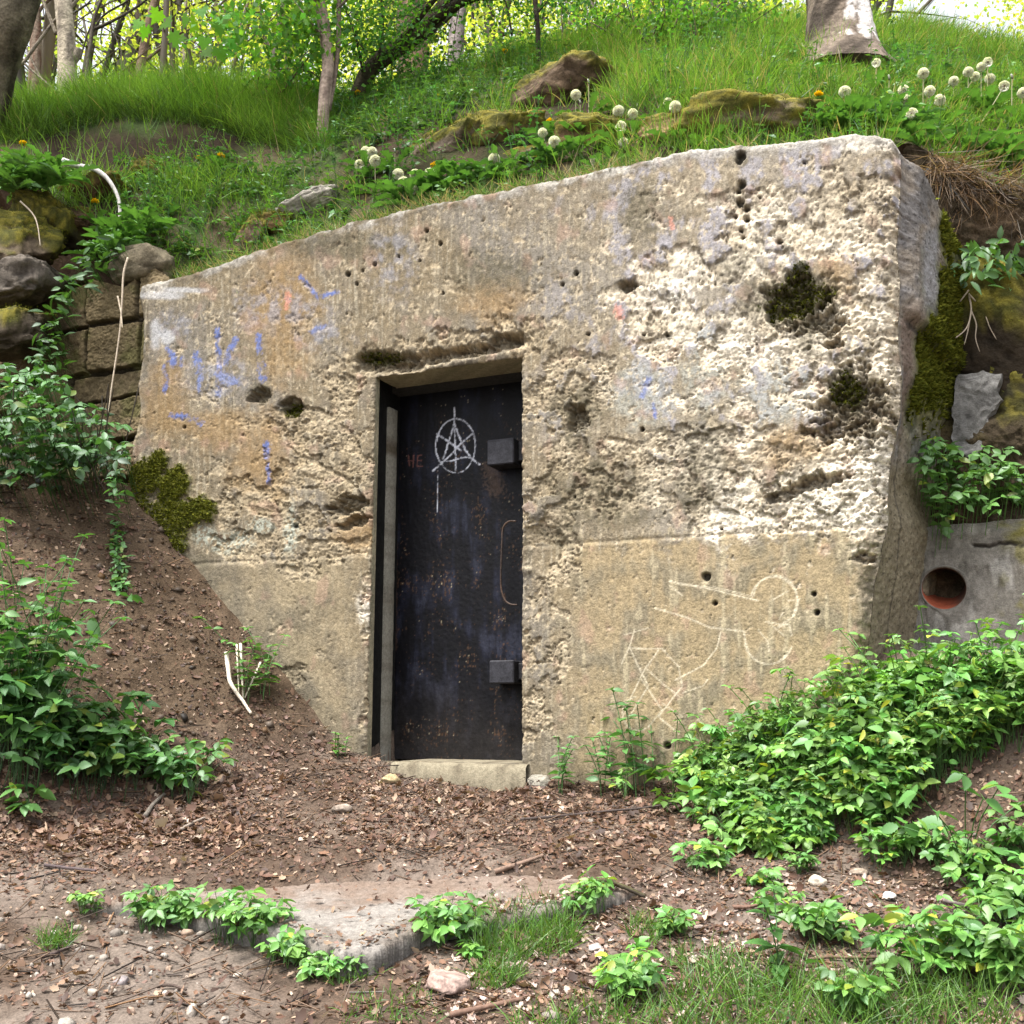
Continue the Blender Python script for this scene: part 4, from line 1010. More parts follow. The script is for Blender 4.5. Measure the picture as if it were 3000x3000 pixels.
sk = [(b, a, mp1[a], mp1[b]) for a, b in bd] + [(mp1[b], mp1[a], mp2[a], mp2[b]) for a, b in bd]
used = np.unique(np.concatenate([fs.ravel(), np.array(sk).ravel()])); rm = np.full(len(SV), -1); rm[used] = np.arange(len(used))
so = SV[used].mean(0)
o = link("stone_slab", new_mesh("stone_slab", SV[used] - so, [rm[fs], rm[np.array(sk)]], SC[used], [M_CONC]), None, so)
tag(o, "flat grey stone slab sunk in the earth path before the door", "slab")

def litter_density(px, py):
    d = 0.42 + 0.5 * sstep(-0.2, 0.3, fbm(px / 160, py / 60, 3, 161))
    d = d + 0.9 * sstep(900, 600, px) * sstep(2150, 2280, py) * sstep(2560, 2430, py) + 0.55 * sstep(1000, 1100, px) * sstep(2200, 2300, px * 0 + py) * sstep(2560, 2440, py)
    d = d + 0.45 * sstep(1100, 1400, px) * sstep(2540, 2600, py)
    d = d * np.where(inside(SLAB, px, py), 0.16, 1.0)
    d = d * (1 - 0.6 * sstep(2560, 2620, py) * sstep(1500, 900, px)) * (1 - 0.35 * sstep(1250, 600, px) * sstep(2150, 1900, py))
    return d
def scatter(n, x0=-3.3, x1=3.1, y0=2.35, y1=6.4):
    X = rng.uniform(x0, x1, n); Y = rng.uniform(y0, y1, n); s, b = sb(X, Y)
    ok = (b < -0.02) & ((s > -1.9) | (b < 0.1)); return X[ok], Y[ok]
X, Y = scatter(240000)
Zg = ground(X, Y); px, py = project(np.stack([X, Y, Zg], -1))
kk = rng.random(len(X)) < 0.62 * litter_density(px, py)
X, Y, Zg, px, py = X[kk], Y[kk], Zg[kk], px[kk], py[kk]
n = len(X)
onslab = inside(SLAB_XY, X, Y)
Zg = np.where(onslab, BASE(X, Y) + 0.036 - 0.055 * (Y - 3.35), Zg)
nr_ = gnormal(X, Y); nrm = unit(nr_ + 0.42 * rng.normal(size=(n, 3)))
d = np.cross(nrm, rv(n))
sz_ = np.exp(rng.normal(-4.62, 0.5, n)).clip(0.004, 0.030)
sz_ = np.where(sstep(900, 500, px) * sstep(2200, 2300, py) * sstep(2520, 2450, py) > 0.4, sz_ * 1.35, sz_)
pal = np.array([[0.17, 0.095, 0.06], [0.115, 0.062, 0.042], [0.24, 0.15, 0.10], [0.33, 0.235, 0.165], [0.075, 0.045, 0.033], [0.42, 0.33, 0.26], [0.20, 0.125, 0.10]])
lc = pal[rng.choice(7, n, p=[.24, .24, .16, .09, .17, .035, .065])] * rng.uniform(0.6, 1.15, (n, 1))
lc = np.where(((py > 2560) & (px > 1200) & (rng.random(n) < .16))[:, None], np.array([[.40, .31, .27]]) * rng.uniform(.7, 1.25, (n, 1)), lc)
Xa, Ya, Za = frames(d, nrm)
CURL = np.array([(0, .5, -.04), (.05, 0, .06), (-.22, .12, .04), (-.30, .32, .12), (-.52, .44, .22), (-.30, .62, .10), (-.26, .86, .2), (.02, 1.0, .16), (.16, .78, .08), (.42, .74, .2), (.34, .52, .08), (.5, .30, .22), (.24, .16, .05)])
CURL_F = [(0, i, i % 12 + 1) for i in range(1, 13)]
asp = rng.uniform(0.22, 1.0, n)[:, None]; L = sz_[:, None] * 1.5
mb = MB()
mb.inst(CURL, CURL_F, np.stack([X, Y, Zg + 0.003 + 0.004 * rng.random(n)], -1), Xa * L * asp, Ya * L, Za * L * rng.uniform(-0.6, 1.4, (n, 1)), lc)
# fine twigs in the litter
X, Y = scatter(5200); n = len(X); a = rng.uniform(0, math.pi, n); d = np.stack([np.cos(a), np.sin(a), 0.12 * rng.normal(size=n) + 0.23 * np.sin(a)], -1)
Xa, Ya, Za = frames(d, np.tile(UP, (n, 1))); ln = rng.uniform(0.03, 0.16, (n, 1)); r = rng.uniform(0.0012, 0.003, (n, 1))
mb.inst(STEM, STEM_F, np.stack([X, Y, ground(X, Y) + 0.006], -1), Xa * r * 2, Ya * ln, Za * r * 2, tint([0.12, 0.08, 0.055], n, 0.5))
X, Y = scatter(16000, x1=0.4); lb_ = _lb(X, Y) - BASE(X, Y); kk = lb_ > 0.08; X, Y = X[kk], Y[kk]; n = len(X)
r = np.exp(rng.normal(-5.0, 0.55, n)).clip(0.003, 0.03)[:, None]; Xa, Ya, Za = frames(rv(n), rv(n)); I0, I0F = np.array([(1, 0, 0), (-1, 0, 0), (0, 1, 0), (0, -1, 0), (0, 0, 1), (0, 0, -1)], float), [(0, 2, 4), (2, 1, 4), (1, 3, 4), (3, 0, 4), (2, 0, 5), (1, 2, 5), (3, 1, 5), (0, 3, 5)]
mb.inst(I0, I0F, np.stack([X, Y, ground(X, Y) + r[:, 0] * 0.1], -1), Xa * r * rng.uniform(.6, 1.5, (n, 1)), Ya * r, Za * r * rng.uniform(.5, 1, (n, 1)), tint([0.085, 0.058, 0.038], n, 0.35))
tag(mb.build("leaf_litter", [M_LITTER], None, False), "brown dead leaves and fine twigs scattered over the path and banks", "leaf litter", kind="stuff")

def ico(sub, rad=1.0):
    bm = bmesh.new(); bmesh.ops.create_icosphere(bm, subdivisions=sub, radius=rad)
    V = np.array([v.co[:] for v in bm.verts]); Fc = np.array([[v.index for v in f.verts] for f in bm.faces]); bm.free(); return V, Fc
I1, I1F = ico(1); 
mb = MB()
X, Y = scatter(9000, y1=4.9)
px, py = project(np.stack([X, Y, ground(X, Y)], -1))
w = 0.10 + 0.9 * sstep(900, 450, px + 0.2 * (2900 - py)) * sstep(2600, 2760, py)
kk = rng.random(len(X)) < w * 0.55; X, Y = X[kk], Y[kk]; n = len(X)
r = np.exp(rng.normal(-5.05, 0.5, n)).clip(0.003, 0.022)[:, None]
q = rv(n); Xa, Ya, Za = frames(q, rv(n))
gp = np.array([[0.26, 0.23, 0.20], [0.36, 0.33, 0.29], [0.19, 0.165, 0.145], [0.30, 0.22, 0.17]])
mb.inst(I1, I1F, np.stack([X, Y, ground(X, Y) + r[:, 0] * 0.25], -1), Xa * r * rng.uniform(.6, 1.5, (n, 1)), Ya * r * rng.uniform(.7, 1.3, (n, 1)), Za * r * rng.uniform(.5, .9, (n, 1)), gp[rng.choice(4, n)] * rng.uniform(.75, 1.3, (n, 1)))
tag(mb.build("gravel", [M_ROCK], None, True), "small pale pebbles trodden into the path", "gravel", kind="stuff")

def rock(name, label, cat, pos, size, rot=0.0, colr=(0.25, 0.22, 0.19), c2=None, moss=0.0, seed=0, sub=4, flat=0.55, tilt=0.0, group=None, sink=0.25, blocky=0.0):
    V, Fc = ico(sub)
    if blocky: V = np.sign(V) * np.abs(V) ** (1 - blocky)
    q = V * 1.0
    for i in range(7):
        nn = mnoise.noise_vector(Vector((seed * 3.1 + i, 1.7 * i, seed)))
        nn = np.array(nn[:]); nn /= np.linalg.norm(nn) + 1e-6
        dd = q @ nn; lim = 0.62 + 0.2 * ((i * 37 + seed * 11) % 10) / 10
        q = q - np.maximum(dd - lim, 0)[:, None] * nn * 0.85
    nz = np.array([mnoise.fractal(Vector(v * 1.8 + seed * 2.3), 0.9, 2.1, 5) for v in q])
    nz2 = np.array([mnoise.noise(Vector(v * 9 + seed)) for v in q])
    nz3 = np.array([mnoise.fractal(Vector(v * 6 + seed), 0.8, 2.1, 4) for v in q])
    q = q * (1 + 0.17 * nz + 0.035 * nz2 + 0.05 * nz3)[:, None]
    q = q * np.array(size)
    ca, sa = math.cos(rot), math.sin(rot); ct_, st2 = math.cos(tilt), math.sin(tilt)
    q = q @ np.array([[ct_, 0, -st2], [0, 1, 0], [st2, 0, ct_]]) @ np.array([[ca, sa, 0], [-sa, ca, 0], [0, 0, 1]])
    c_ = np.asarray(colr) * (0.85 + 0.35 * nz[:, None] + 0.35 * nz3[:, None])
    if c2 is not None: c_ = mix(c_, np.asarray(c2), sstep(-0.1, 0.4, nz2))
    if moss:
        m = sstep(0.75 - moss, 1.05 - moss, V[:, 2] * 0.5 + 0.5 + 0.45 * nz)
        c_ = mix(c_, mix(np.array([0.055, 0.055, 0.012]), np.array([0.15, 0.13, 0.02]), sstep(-0.2, 0.3, nz2)), m)
    o = link(name, new_mesh(name, q, [Fc], c_, [M_ROCK]), None, pos)
    tag(o, label, cat, group)
    if moss:
        mb = MB(); cand = np.flatnonzero(m > 0.5)
        if len(cand) > 10:
            nn_ = unit(q / np.array(size)); pk = rng.choice(cand, int(6000 * moss))
            tufts(mb, q[pk] + 0.012 * rng.normal(size=(len(pk), 3)), nn_[pk], moss_col(len(pk)), 0.008)
            k = mb.build("moss", [M_MOSS], o, False); k["kind"] = "stuff"
    return o

def stone(px, py, wpx, label, colr, seed, flat=0.45, name="stone"):
    p = G(px, py); D = np.linalg.norm(p - [0, 0, EYE]); r = wpx / 2 / F * D
    rock(name, label, "stone", p + [0, 0, r * flat * 0.35], (r, r * 0.75, r * flat), seed * 0.7, colr, seed=seed, sub=3, group="loose stones on the path")
stone(1310, 2895, 165, "pinkish flat angular stone at the bottom of the path, largest of the loose stones", (0.36, 0.26, 0.225), 3, 0.42)
stone(2398, 2592, 56, "pale cream rounded stone below the two small plants on the right of the path", (0.50, 0.44, 0.36), 5, 0.7)
stone(2603, 2632, 50, "white jagged stone lying on litter among the plants at right", (0.58, 0.55, 0.53), 6, 0.5)
stone(2738, 2755, 62, "whitish stone half hidden behind the leafy plant at lower right", (0.50, 0.47, 0.45), 8, 0.6)
stone(2515, 2560, 56, "brownish flat pebble lying beside the low spreading plant at right", (0.30, 0.24, 0.19), 9, 0.4)
stone(358, 2880, 48, "small grey-purple stone with dark underside in the gravel, lower left", (0.25, 0.22, 0.22), 10, 0.55)
stone(562, 2975, 40, "pale tapered stone upright at the lower left edge of the path", (0.42, 0.37, 0.32), 12, 1.1)
stone(1002, 2378, 62, "rounded brown stone in the litter left below the doorstep", (0.27, 0.22, 0.18), 13, 0.55)
stone(1142, 2295, 62, "yellowish stone lying at the left foot of the doorstep", (0.36, 0.28, 0.16), 14, 0.6)
stone(1745, 2780, 60, "pale flat stone in the leaf litter beside the lower middle plant", (0.42, 0.36, 0.33), 15, 0.35)
stone(1580, 2300, 90, "grey stone lump wedged under the wall beside the doorstep", (0.27, 0.25, 0.21), 16, 0.5)
stone(2270, 2690, 44, "small whitish stone touching the pale green seedling right of centre", (0.52, 0.47, 0.42), 17, 0.45)

def stick(pts, wpx, label, colr, cat="stick", name="stick", lift=0.006, c2=None, n=26, extra=()):
    P = []
    for q in pts:
        p = G(*q[:2]); 
        if inside(SLAB_XY, p[0], p[1]): p[2] = BASE(p[0], p[1]) + 0.04 - 0.055 * (p[1] - 3.35)
        if len(q) > 2: p[2] += q[2]
        P.append(p)
    P = smooth_path(np.array(P), n); D = np.linalg.norm(P.mean(0) - [0, 0, EYE]); r = wpx / 2 / F * D
    P[:, 2] += r + lift
    P += 0.35 * r * np.stack([fbm(np.arange(n) * .3 + wpx + k * 9, np.zeros(n), 2, 171) for k in range(3)], -1)
    org = P.mean(0); mb = MB()
    tube(mb, P - org, np.linspace(r, r * 0.65, n), 8, colr, wob=0.3, seed=int(wpx), c2=c2)
    for a, b_, rr in extra: tube(mb, np.linspace(np.array(G(*a[:2])) + [0, 0, a[2]] - org, np.array(G(*b_[:2])) + [0, 0, b_[2]] - org, 6), np.linspace(rr, rr * .5, 6), 6, colr)
    o = link(name, mb.mesh(name, [M_TWIG]), None, org); tag(o, label, cat, "sticks lying on the path"); return o
stick([(520, 2634), (570, 2633), (620, 2632)], 11, "short straight pale stick on the left end of the slab", (0.26, 0.22, 0.21))
stick([(1525, 2410), (1640, 2400), (1760, 2388), (1880, 2376), (2005, 2362)], 8, "long thin dark twig lying below the plants right of the door", (0.07, 0.055, 0.05))
stick([(1450, 2572), (1520, 2550), (1592, 2520)], 14, "thick brown stick lying diagonally behind the slab", (0.19, 0.13, 0.10))
stick([(1700, 2640), (1790, 2646), (1890, 2646)], 17, "short dark mossy stick at the right end of the slab", (0.075, 0.07, 0.03), c2=(0.05, 0.04, 0.03))
stick([(1320, 2995), (1420, 2970), (1530, 2945)], 17, "reddish brown stick at the bottom edge of the path", (0.16, 0.10, 0.075))
stick([(2765, 2650), (2840, 2668), (2912, 2682)], 11, "grey twig lying below the plants at the right edge", (0.18, 0.15, 0.14))
stick([(2370, 2825), (2430, 2818), (2500, 2818), (2590, 2820)], 10, "dark bent twig below the lower right seedlings", (0.13, 0.085, 0.06))
stick([(425, 2402), (448, 2370), (480, 2338)], 13, "short grey stick poking out below the left bramble", (0.16, 0.14, 0.12))
stick([(120, 2820), (160, 2805), (205, 2790)], 11, "short dark stick left of the slab near the grass tuft", (0.08, 0.06, 0.055))
stick([(530, 2440), (570, 2420), (600, 2408)], 10, "crooked grey twig in the leaf litter at left", (0.22, 0.18, 0.15))
stick([(460, 2905), (500, 2900), (545, 2915)], 10, "dark curved twig lying on the gravel at lower left", (0.08, 0.06, 0.05))
stick([(2150, 2672), (2200, 2668), (2250, 2652)], 11, "reddish twig lying in litter right of the slab", (0.17, 0.105, 0.08))
stick([(130, 2548), (200, 2555), (280, 2562)], 10, "long dark twig on the path edge at far left", (0.09, 0.07, 0.07))
stick([(660, 1985, .10), (672, 2040, .05), (705, 2075, .02), (735, 2105, 0.0)], 13, "bleached white forked dead branch at the foot of the left bank", (0.62, 0.55, 0.45), "dead branch", "dead_branch",
      extra=[((700, 1985, .16), (712, 2060, .01), 0.008), ((760, 2015, .12), (716, 2062, .02), 0.006), ((690, 1960, .12), (700, 2050, .01), 0.006)])

# ================================================================ left stone wall and boulders
SW = empty("stone_wall", W(-2.35, 3.0, -0.05)); tag(SW, "old dressed stone block wall joining the left end of the shelter", "wall")
swo = np.array(SW.location)
ws, wz_ = np.meshgrid(np.linspace(-3.5, -1.80, 420), np.linspace(2.3, 4.75, 640))
wpx_, wpy_ = project(W(ws, wz_, -0.07))
yy = wz_ + 0.02 * fbm(ws * 3, wz_ * 3, 2, 181)
courses = np.array([2.2, 2.62, 2.86, 3.10, 3.36, 3.55, 3.86, 4.16, 4.5, 4.8])
ci = np.searchsorted(courses, yy) - 1; ci = ci.clip(0, len(courses) - 2)
lo, hi = courses[ci], courses[ci + 1]
offs = _hash(ci, ci * 0 + 3, 7); wdt = 0.34 + 0.3 * _hash(ci, ci * 0 + 5, 8)
us = (ws + offs) / wdt + 0.04 * fbm(wz_ * 6, ws * 6, 2, 182); bi = np.floor(us); fu = (us - bi) * wdt; 
dj = np.minimum(np.minimum(fu, wdt - fu), np.minimum(yy - lo, hi - yy))
bid = _hash(bi, ci, 9)
joint = sstep(0.022, 0.008, dj + 0.010 * fbm(ws * 16, wz_ * 16, 3, 183))
n3 = fbm(ws * 7, wz_ * 7, 4, 184); n4 = fbm(ws * 30, wz_ * 26, 4, 185)
tool = np.abs(fbm(ws * 26 + wz_ * 14, wz_ * 34 - ws * 10, 2, 186))
woff = -0.07 + 0.05 * (bid - 0.5) - 0.05 * joint + 0.016 * n3 + 0.008 * n4 - 0.012 * tool * (bid > 0.35)
wc = mix(np.array([0.095, 0.072, 0.040]), np.array([0.155, 0.118, 0.066]), bid) * (1 + 0.4 * n3[..., None] + 0.25 * n4[..., None])
wc = mix(wc, np.array([0.03, 0.025, 0.018]), joint * 0.9)
wc = mix(wc, np.array([0.09, 0.085, 0.03]), 0.7 * sstep(0.05, 0.4, fbm(ws * 4, wz_ * 4, 3, 187)))
topz = np.interp(ws, [-3.5, -2.5, -2.25, -2.05, -1.95, -1.75], [4.5, 4.15, 4.06, 4.16, 4.10, 3.95])
kp = (wz_ < topz)[:-1, :-1].ravel()
link("block_face", new_mesh("block_face", W(ws, wz_, woff).reshape(-1, 3) - swo, [grid_faces(*ws.shape)[kp]], wc.reshape(-1, 3), [M_ROCK]), SW)
cap_p = at(430, 765, 6.42)
rk = rock("cap_stone", None, None, (0, 0, 0), (0.26, 0.16, 0.12), -0.42, (0.15, 0.125, 0.085), seed=21, blocky=0.35)
rk.parent = SW; rk.location = Vector(cap_p - swo) + Vector((0.0, 0, -0.04))
B = [  # px, py, Y, (size), rot, tilt, label, colour, moss, blocky
    (40, 720, 6.55, (.34, .25, .20), -.3, .15, "rough brown boulder with mossy top at the left edge, above the bramble", (.20, .15, .10), .45, .2),
    (130, 650, 6.75, (.30, .22, .16), -.4, .3, "dark mossy boulder under the dandelion leaves, upper left", (.10, .085, .05), .6, .2),
    (40, 855, 6.5, (.30, .22, .13), -.3, -.1, "smooth grey-brown stone block at the left edge below the mossy boulder", (.20, .17, .14), 0, .35),
    (270, 588, 6.95, (.30, .2, .13), -.4, -.05, "dark ochre stone tucked under the bent white root", (.13, .075, .03), .15, .3),
    (215, 655, 6.75, (.22, .15, .11), -.4, .1, "small reddish brown stone below the dark hollow at upper left", (.19, .12, .07), .1, .25),
    (20, 985, 6.45, (.34, .22, .17), -.3, .0, "dark lowest stone block at the left edge behind the shrub", (.14, .11, .08), .25, .35),
    (460, 500, 7.15, (.17, .14, .10), 0, .2, "small dark mossy rock under the eroded grass bank", (.085, .06, .04), .5, .1),
    (1300, 410, 6.75, (.32, .2, .15), -.4, -.25, "grey brown rock slab with dark split, second from the left in the rock row", (.20, .155, .115), .25, .3),
    (1480, 365, 6.75, (.33, .24, .19), -.4, -.05, "rounded moss-topped rock, highest in the row behind the dandelions", (.24, .17, .09), .5, .2),
    (1150, 470, 6.55, (.40, .2, .17), -.4, -.5, "long sloping brown rock at the left end of the rock row", (.19, .14, .10), .12, .35),
    (1250, 505, 6.4, (.2, .14, .13), -.4, -.3, "small brown rock under the sloping one, beside dandelion clocks", (.20, .15, .11), .1, .3),
    (1600, 440, 6.45, (.36, .2, .15), -.4, -.1, "broad flat brown rock below the moss-topped rock", (.22, .17, .125), .15, .35),
    (1730, 385, 6.4, (.28, .2, .16), -.4, .25, "orange brown mossy rock beside the bent dandelion stalks", (.23, .15, .08), .5, .25),
    (1960, 370, 6.0, (.24, .2, .14), -.4, -.1, "orange sandy rock left of the large mossy boulder", (.36, .24, .13), .1, .25),
    (2170, 355, 5.75, (.42, .28, .19), -.4, .02, "large boulder with bright moss cap above the shelter edge", (.27, .2, .15), .55, .2),
    (905, 590, 6.55, (.22, .12, .07), -.4, -.25, "pale grey flat rock among plants on the left slope", (.38, .35, .3), .0, .3),
    (740, 690, 6.4, (.14, .12, .13), -.4, .1, "small reddish rock at the shelter's top edge, left", (.17, .11, .08), .1, .3),
    (810, 640, 6.5, (.15, .1, .09), -.4, .1, "ochre mossy rock among plants above the shelter's left part", (.16, .1, .04), .35, .3),
    (1640, 265, 7.1, (.36, .3, .22), -.2, .05, "dark brown earthy outcrop beside the sapling foot", (.14, .095, .06), .15, .25),
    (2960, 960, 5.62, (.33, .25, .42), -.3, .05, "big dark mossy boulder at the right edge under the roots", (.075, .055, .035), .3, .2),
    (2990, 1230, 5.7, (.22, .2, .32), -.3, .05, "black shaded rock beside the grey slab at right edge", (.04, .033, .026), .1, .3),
    (2760, 560, 5.42, (.2, .22, .13), -.5, .25, "grey rounded concrete lump at the shelter's right shoulder", (.25, .24, .23), 0, .15),
    (3010, 1590, 5.25, (.2, .15, .12), -.3, .1, "mossy stone on the low wall at the right edge", (.2, .17, .12), .45, .3),
]
for i, (px, py, Y, sz_, r_, t_, lab, cl, ms, bl) in enumerate(B):
    pos = W(*on_wall(px, py, -.80), -1.0) if i in (19, 20) else at(px, py, Y) if i < 6 or i > 18 else H(px, py + 20)
    if 6 < i < 15: k_ = 1.1 if i == 14 else 1.0; sz_ = tuple(k_ * v for v in sz_); pos = pos + np.array([0, .22 if i in (9, 10, 11) else .1, -.01])
    rock("boulder" if i in (0, 1, 14, 19) else "rock", lab, "rock", pos, sz_, r_, np.array(cl) * (.62 if i < 6 else .45 if i in (19, 20) else .85), np.array(cl) * 0.35, ms, seed=30 + i, sub=5, tilt=t_, blocky=bl + (.2 if i < 6 else .08), group="rocks set in the hillside")  # left boulders coloured darker to stand for the shade on that side
# upright grey slab at the right
gs0 = on_wall(2795, 1300, -0.78); 
sp = [on_wall(x, y, -0.78) for x, y in [(2800, 1310), (2785, 1250), (2800, 1180), (2815, 1100), (2870, 1092), (2938, 1095), (2928, 1135), (2936, 1165), (2912, 1215), (2905, 1260), (2880, 1330), (2840, 1350)]]
bm = bmesh.new(); fr_ = [bm.verts.new(Vector(W(float(a), float(b_), -0.78))) for a, b_ in sp]
fc = bm.faces.new(fr_); ex = bmesh.ops.extrude_face_region(bm, geom=[fc])
bmesh.ops.translate(bm, vec=Vector(0.14 * Ninto), verts=[v for v in ex["geom"] if isinstance(v, bmesh.types.BMVert)])
bmesh.ops.recalc_face_normals(bm, faces=bm.faces); bmesh.ops.triangulate(bm, faces=bm.faces)
bmesh.ops.subdivide_edges(bm, edges=bm.edges, cuts=3, use_grid_fill=True); bmesh.ops.subdivide_edges(bm, edges=bm.edges, cuts=2, use_grid_fill=True)
for v in bm.verts: v.co += 0.030 * Vector(mnoise.noise_vector(v.co * 9)) + 0.010 * Vector(mnoise.noise_vector(v.co * 34))
org = sum((v.co for v in bm.verts), Vector()) / len(bm.verts); bmesh.ops.translate(bm, vec=-org, verts=bm.verts)
me = bpy.data.meshes.new("broken_slab"); bm.to_mesh(me); bm.free()
a = me.color_attributes.new("Col", 'FLOAT_COLOR', 'POINT')
for v, d_ in zip(me.vertices, a.data):
    t_ = 0.15 + 0.09 * mnoise.fractal(v.co * 9, 0.8, 2, 4); d_.color = (t_, t_ * .97, t_ * .92, 1)
me.materials.append(M_CONC); o = link("broken_slab", me, None, org); tag(o, "broken upright slab of grey concrete in the dark bank at right", "slab")
# ================================================================ grass on the hill
def hill_scatter(n, s0=-5.4, s1=3.2, b1=5.4):
    s = rng.uniform(s0, s1, n); b = edge_back(s) + rng.uniform(0.0, b1, n)
    X = P0[0] + s * U2[0] - b * N2[0]; Y = P0[1] + s * U2[1] - b * N2[1]
    Z = hill(X, Y); px, py = project(np.stack([X, Y, Z], -1)); return X, Y, Z, px, py
def hnormal(X, Y):
    e = 0.05
    return unit(np.stack([hill(X - e, Y) - hill(X + e, Y), hill(X, Y - e) - hill(X, Y + e), np.full(np.shape(X), 2 * e)], -1))
lipY = lambda px: np.interp(px, [-200, 100, 200, 350, 480, 620, 760, 900, 1000], [420, 410, 375, 345, 350, 365, 420, 440, 430])
def blades(mb, P, Nn, L, W_, C, lean=0.55, gravity=0.25):
    n = len(P)
    d = unit(UP * 0.75 + Nn * 0.5 + lean * rng.normal(size=(n, 3)) * np.array([1, 1, 0.4]) - gravity * UP * rng.random((n, 1)))
    out = unit(Nn * np.array([1, 1, 0]) + 0.8 * rng.normal(size=(n, 3)) * np.array([1, 1, 0]) - UP * 0.5)
    Y = d; X = unit(np.cross(Y, out)); Z = unit(np.cross(X, Y)); Z = np.where((Z * out).sum(1, keepdims=True) < 0, -Z, Z)
    mb.inst(BLADE, BLADE_F, P, X * W_[:, None], Y * L[:, None], Z * L[:, None] * rng.uniform(0.3, 1.6, (n, 1)), C)
X, Y, Z, px, py = hill_scatter(440000)
nz_ = fbm(X * 2.2, Y * 2.2, 3, 201)
mound = sstep(1000, 880, px) * sstep(10, -12, py - lipY(px))
scar = sstep(1000, 880, px) * (1 - sstep(10, -12, py - lipY(px))) * sstep(560, 480, py + 40 * nz_)
rightg = sstep(1700, 2000, px + 150 * nz_) * (1 - 0.9 * band(px, py, 1800, 2150, 130, 205, 25, 64))
mid = sstep(880, 1000, px) * sstep(2000, 1700, px) * 0.36 * sstep(-0.25, 0.2, nz_)
low = sstep(1000, 880, px) * sstep(500, 570, py) * (0.25 + 0.5 * sstep(0, 0.3, nz_))
far_ = sstep(900, 1100, px) * sstep(1900, 1700, px) * sstep(230, 190, py) * 0.8
dens = np.clip(mound + 0.05 * scar + 0.85 * rightg * sstep(560, 500, py - 0.04 * (px - 2600)) + mid + low + far_, 0, 1)
dens *= np.where((px > 2780) & (py > 500), 0.25, 1)
dens = dens * np.where(px > 1000, 0.35 + 0.65 * sstep(-0.15, 0.15, fbm(X * 4, Y * 4, 3, 203) + 0.05), 1)
kk = (rng.random(len(X)) < dens * 0.62) & (py > -250) & (px > -250) & (px < 3250)
X, Y, Z, px, py, nz_, mound = X[kk], Y[kk], Z[kk], px[kk], py[kk], nz_[kk], mound[kk]; n = len(X)
clump_ = fbm(X * 5, Y * 5, 3, 202)
L = rng.uniform(0.07, 0.24, n) * (1 + 0.5 * mound) * (1 + 0.9 * clump_) * np.where((px > 2250) & (py > 190), 0.62, 1.0) * np.where((px > 950) & (px < 1800), 0.8, 1)
gcol = mix(np.array([0.085, 0.185, 0.024]), np.array([0.165, 0.29, 0.045]), sstep(-0.2, 0.3, nz_)[:, ] if False else np.clip(0.5 + nz_, 0, 1))
gcol = gcol * (1 + 0.28 * rng.normal(size=(n, 1)).clip(-1.5, 1.5))
dry = rng.random(n) < np.where(px > 1000, 0.11, 0.03); gcol[dry] = np.array([0.34, 0.28, 0.13]) * rng.uniform(0.7, 1.2, (dry.sum(), 1))
mb = MB(); blades(mb, np.stack([X, Y, Z - 0.01], -1), hnormal(X, Y), L, rng.uniform(0.0035, 0.0075, n), gcol)
# overhanging fringe at the lip of the eroded bank
X, Y, Z, px, py = hill_scatter(150000, -5.4, 0.2)
kk = (px < 950) & (np.abs(py - lipY(px) + 4) < 16); X, Y, Z = X[kk], Y[kk], Z[kk]; n = len(X)
blades(mb, np.stack([X, Y, Z], -1), hnormal(X, Y) * 1.6 - UP * 0.9, rng.uniform(0.10, 0.2, n), rng.uniform(0.003, 0.006, n), tint([0.07, 0.13, 0.022], n, 0.35), 0.5, 0.6)
# tufts creeping over the top edge of the concrete
n = 9000; s = rng.uniform(-1.85, 2.0, n); kk = fbm(s * 5, s * 0, 3, 205) > -0.12 + 0.25 * (s > 1.1); s = s[kk]; n = len(s); bb = rng.uniform(0.03, 0.24, n)
P = W(s, ztop(s) - 0.01, -bb); blades(mb, P, np.tile([N2[0] * .7, N2[1] * .7, .5], (n, 1)), rng.uniform(.03, .14, n), rng.uniform(.002, .0045, n), np.where(rng.random((n, 1)) < .4, np.array([[.30, .24, .14]]), tint([.085, .17, .028], n, .35)), .6, .6)
o = mb.build("grass", [M_GRASS], None, True); tag(o, "lush green grass covering the mound and slope above the shelter", "grass", kind="stuff")

# dry grass fringe and roots hanging over the cut bank at right
mb = MB(); n = 1700
px = rng.uniform(2720, 3080, n); py = 455 + 0.36 * (px - 2700) + rng.uniform(-25, 70, n)
P = at(px, py, 5.12 + 0.12 * rng.random(n))
d = unit(np.array([0.1, -0.45, -0.7]) + 0.6 * rng.normal(size=(n, 3))); Xa, Ya, Za = frames(d, rv(n)); ln = rng.uniform(0.10, 0.34, (n, 1))
mb.inst(BLADE, BLADE_F, P, Xa * 0.0035, Ya * ln, -np.abs(Za) * ln * 0.3, tint([0.15, 0.10, 0.06], n, 0.6))
tag(mb.build("dry_grass", [M_GRASS], None, True), "dry straw-coloured grass hanging over the cut bank at right", "dry grass", kind="stuff")

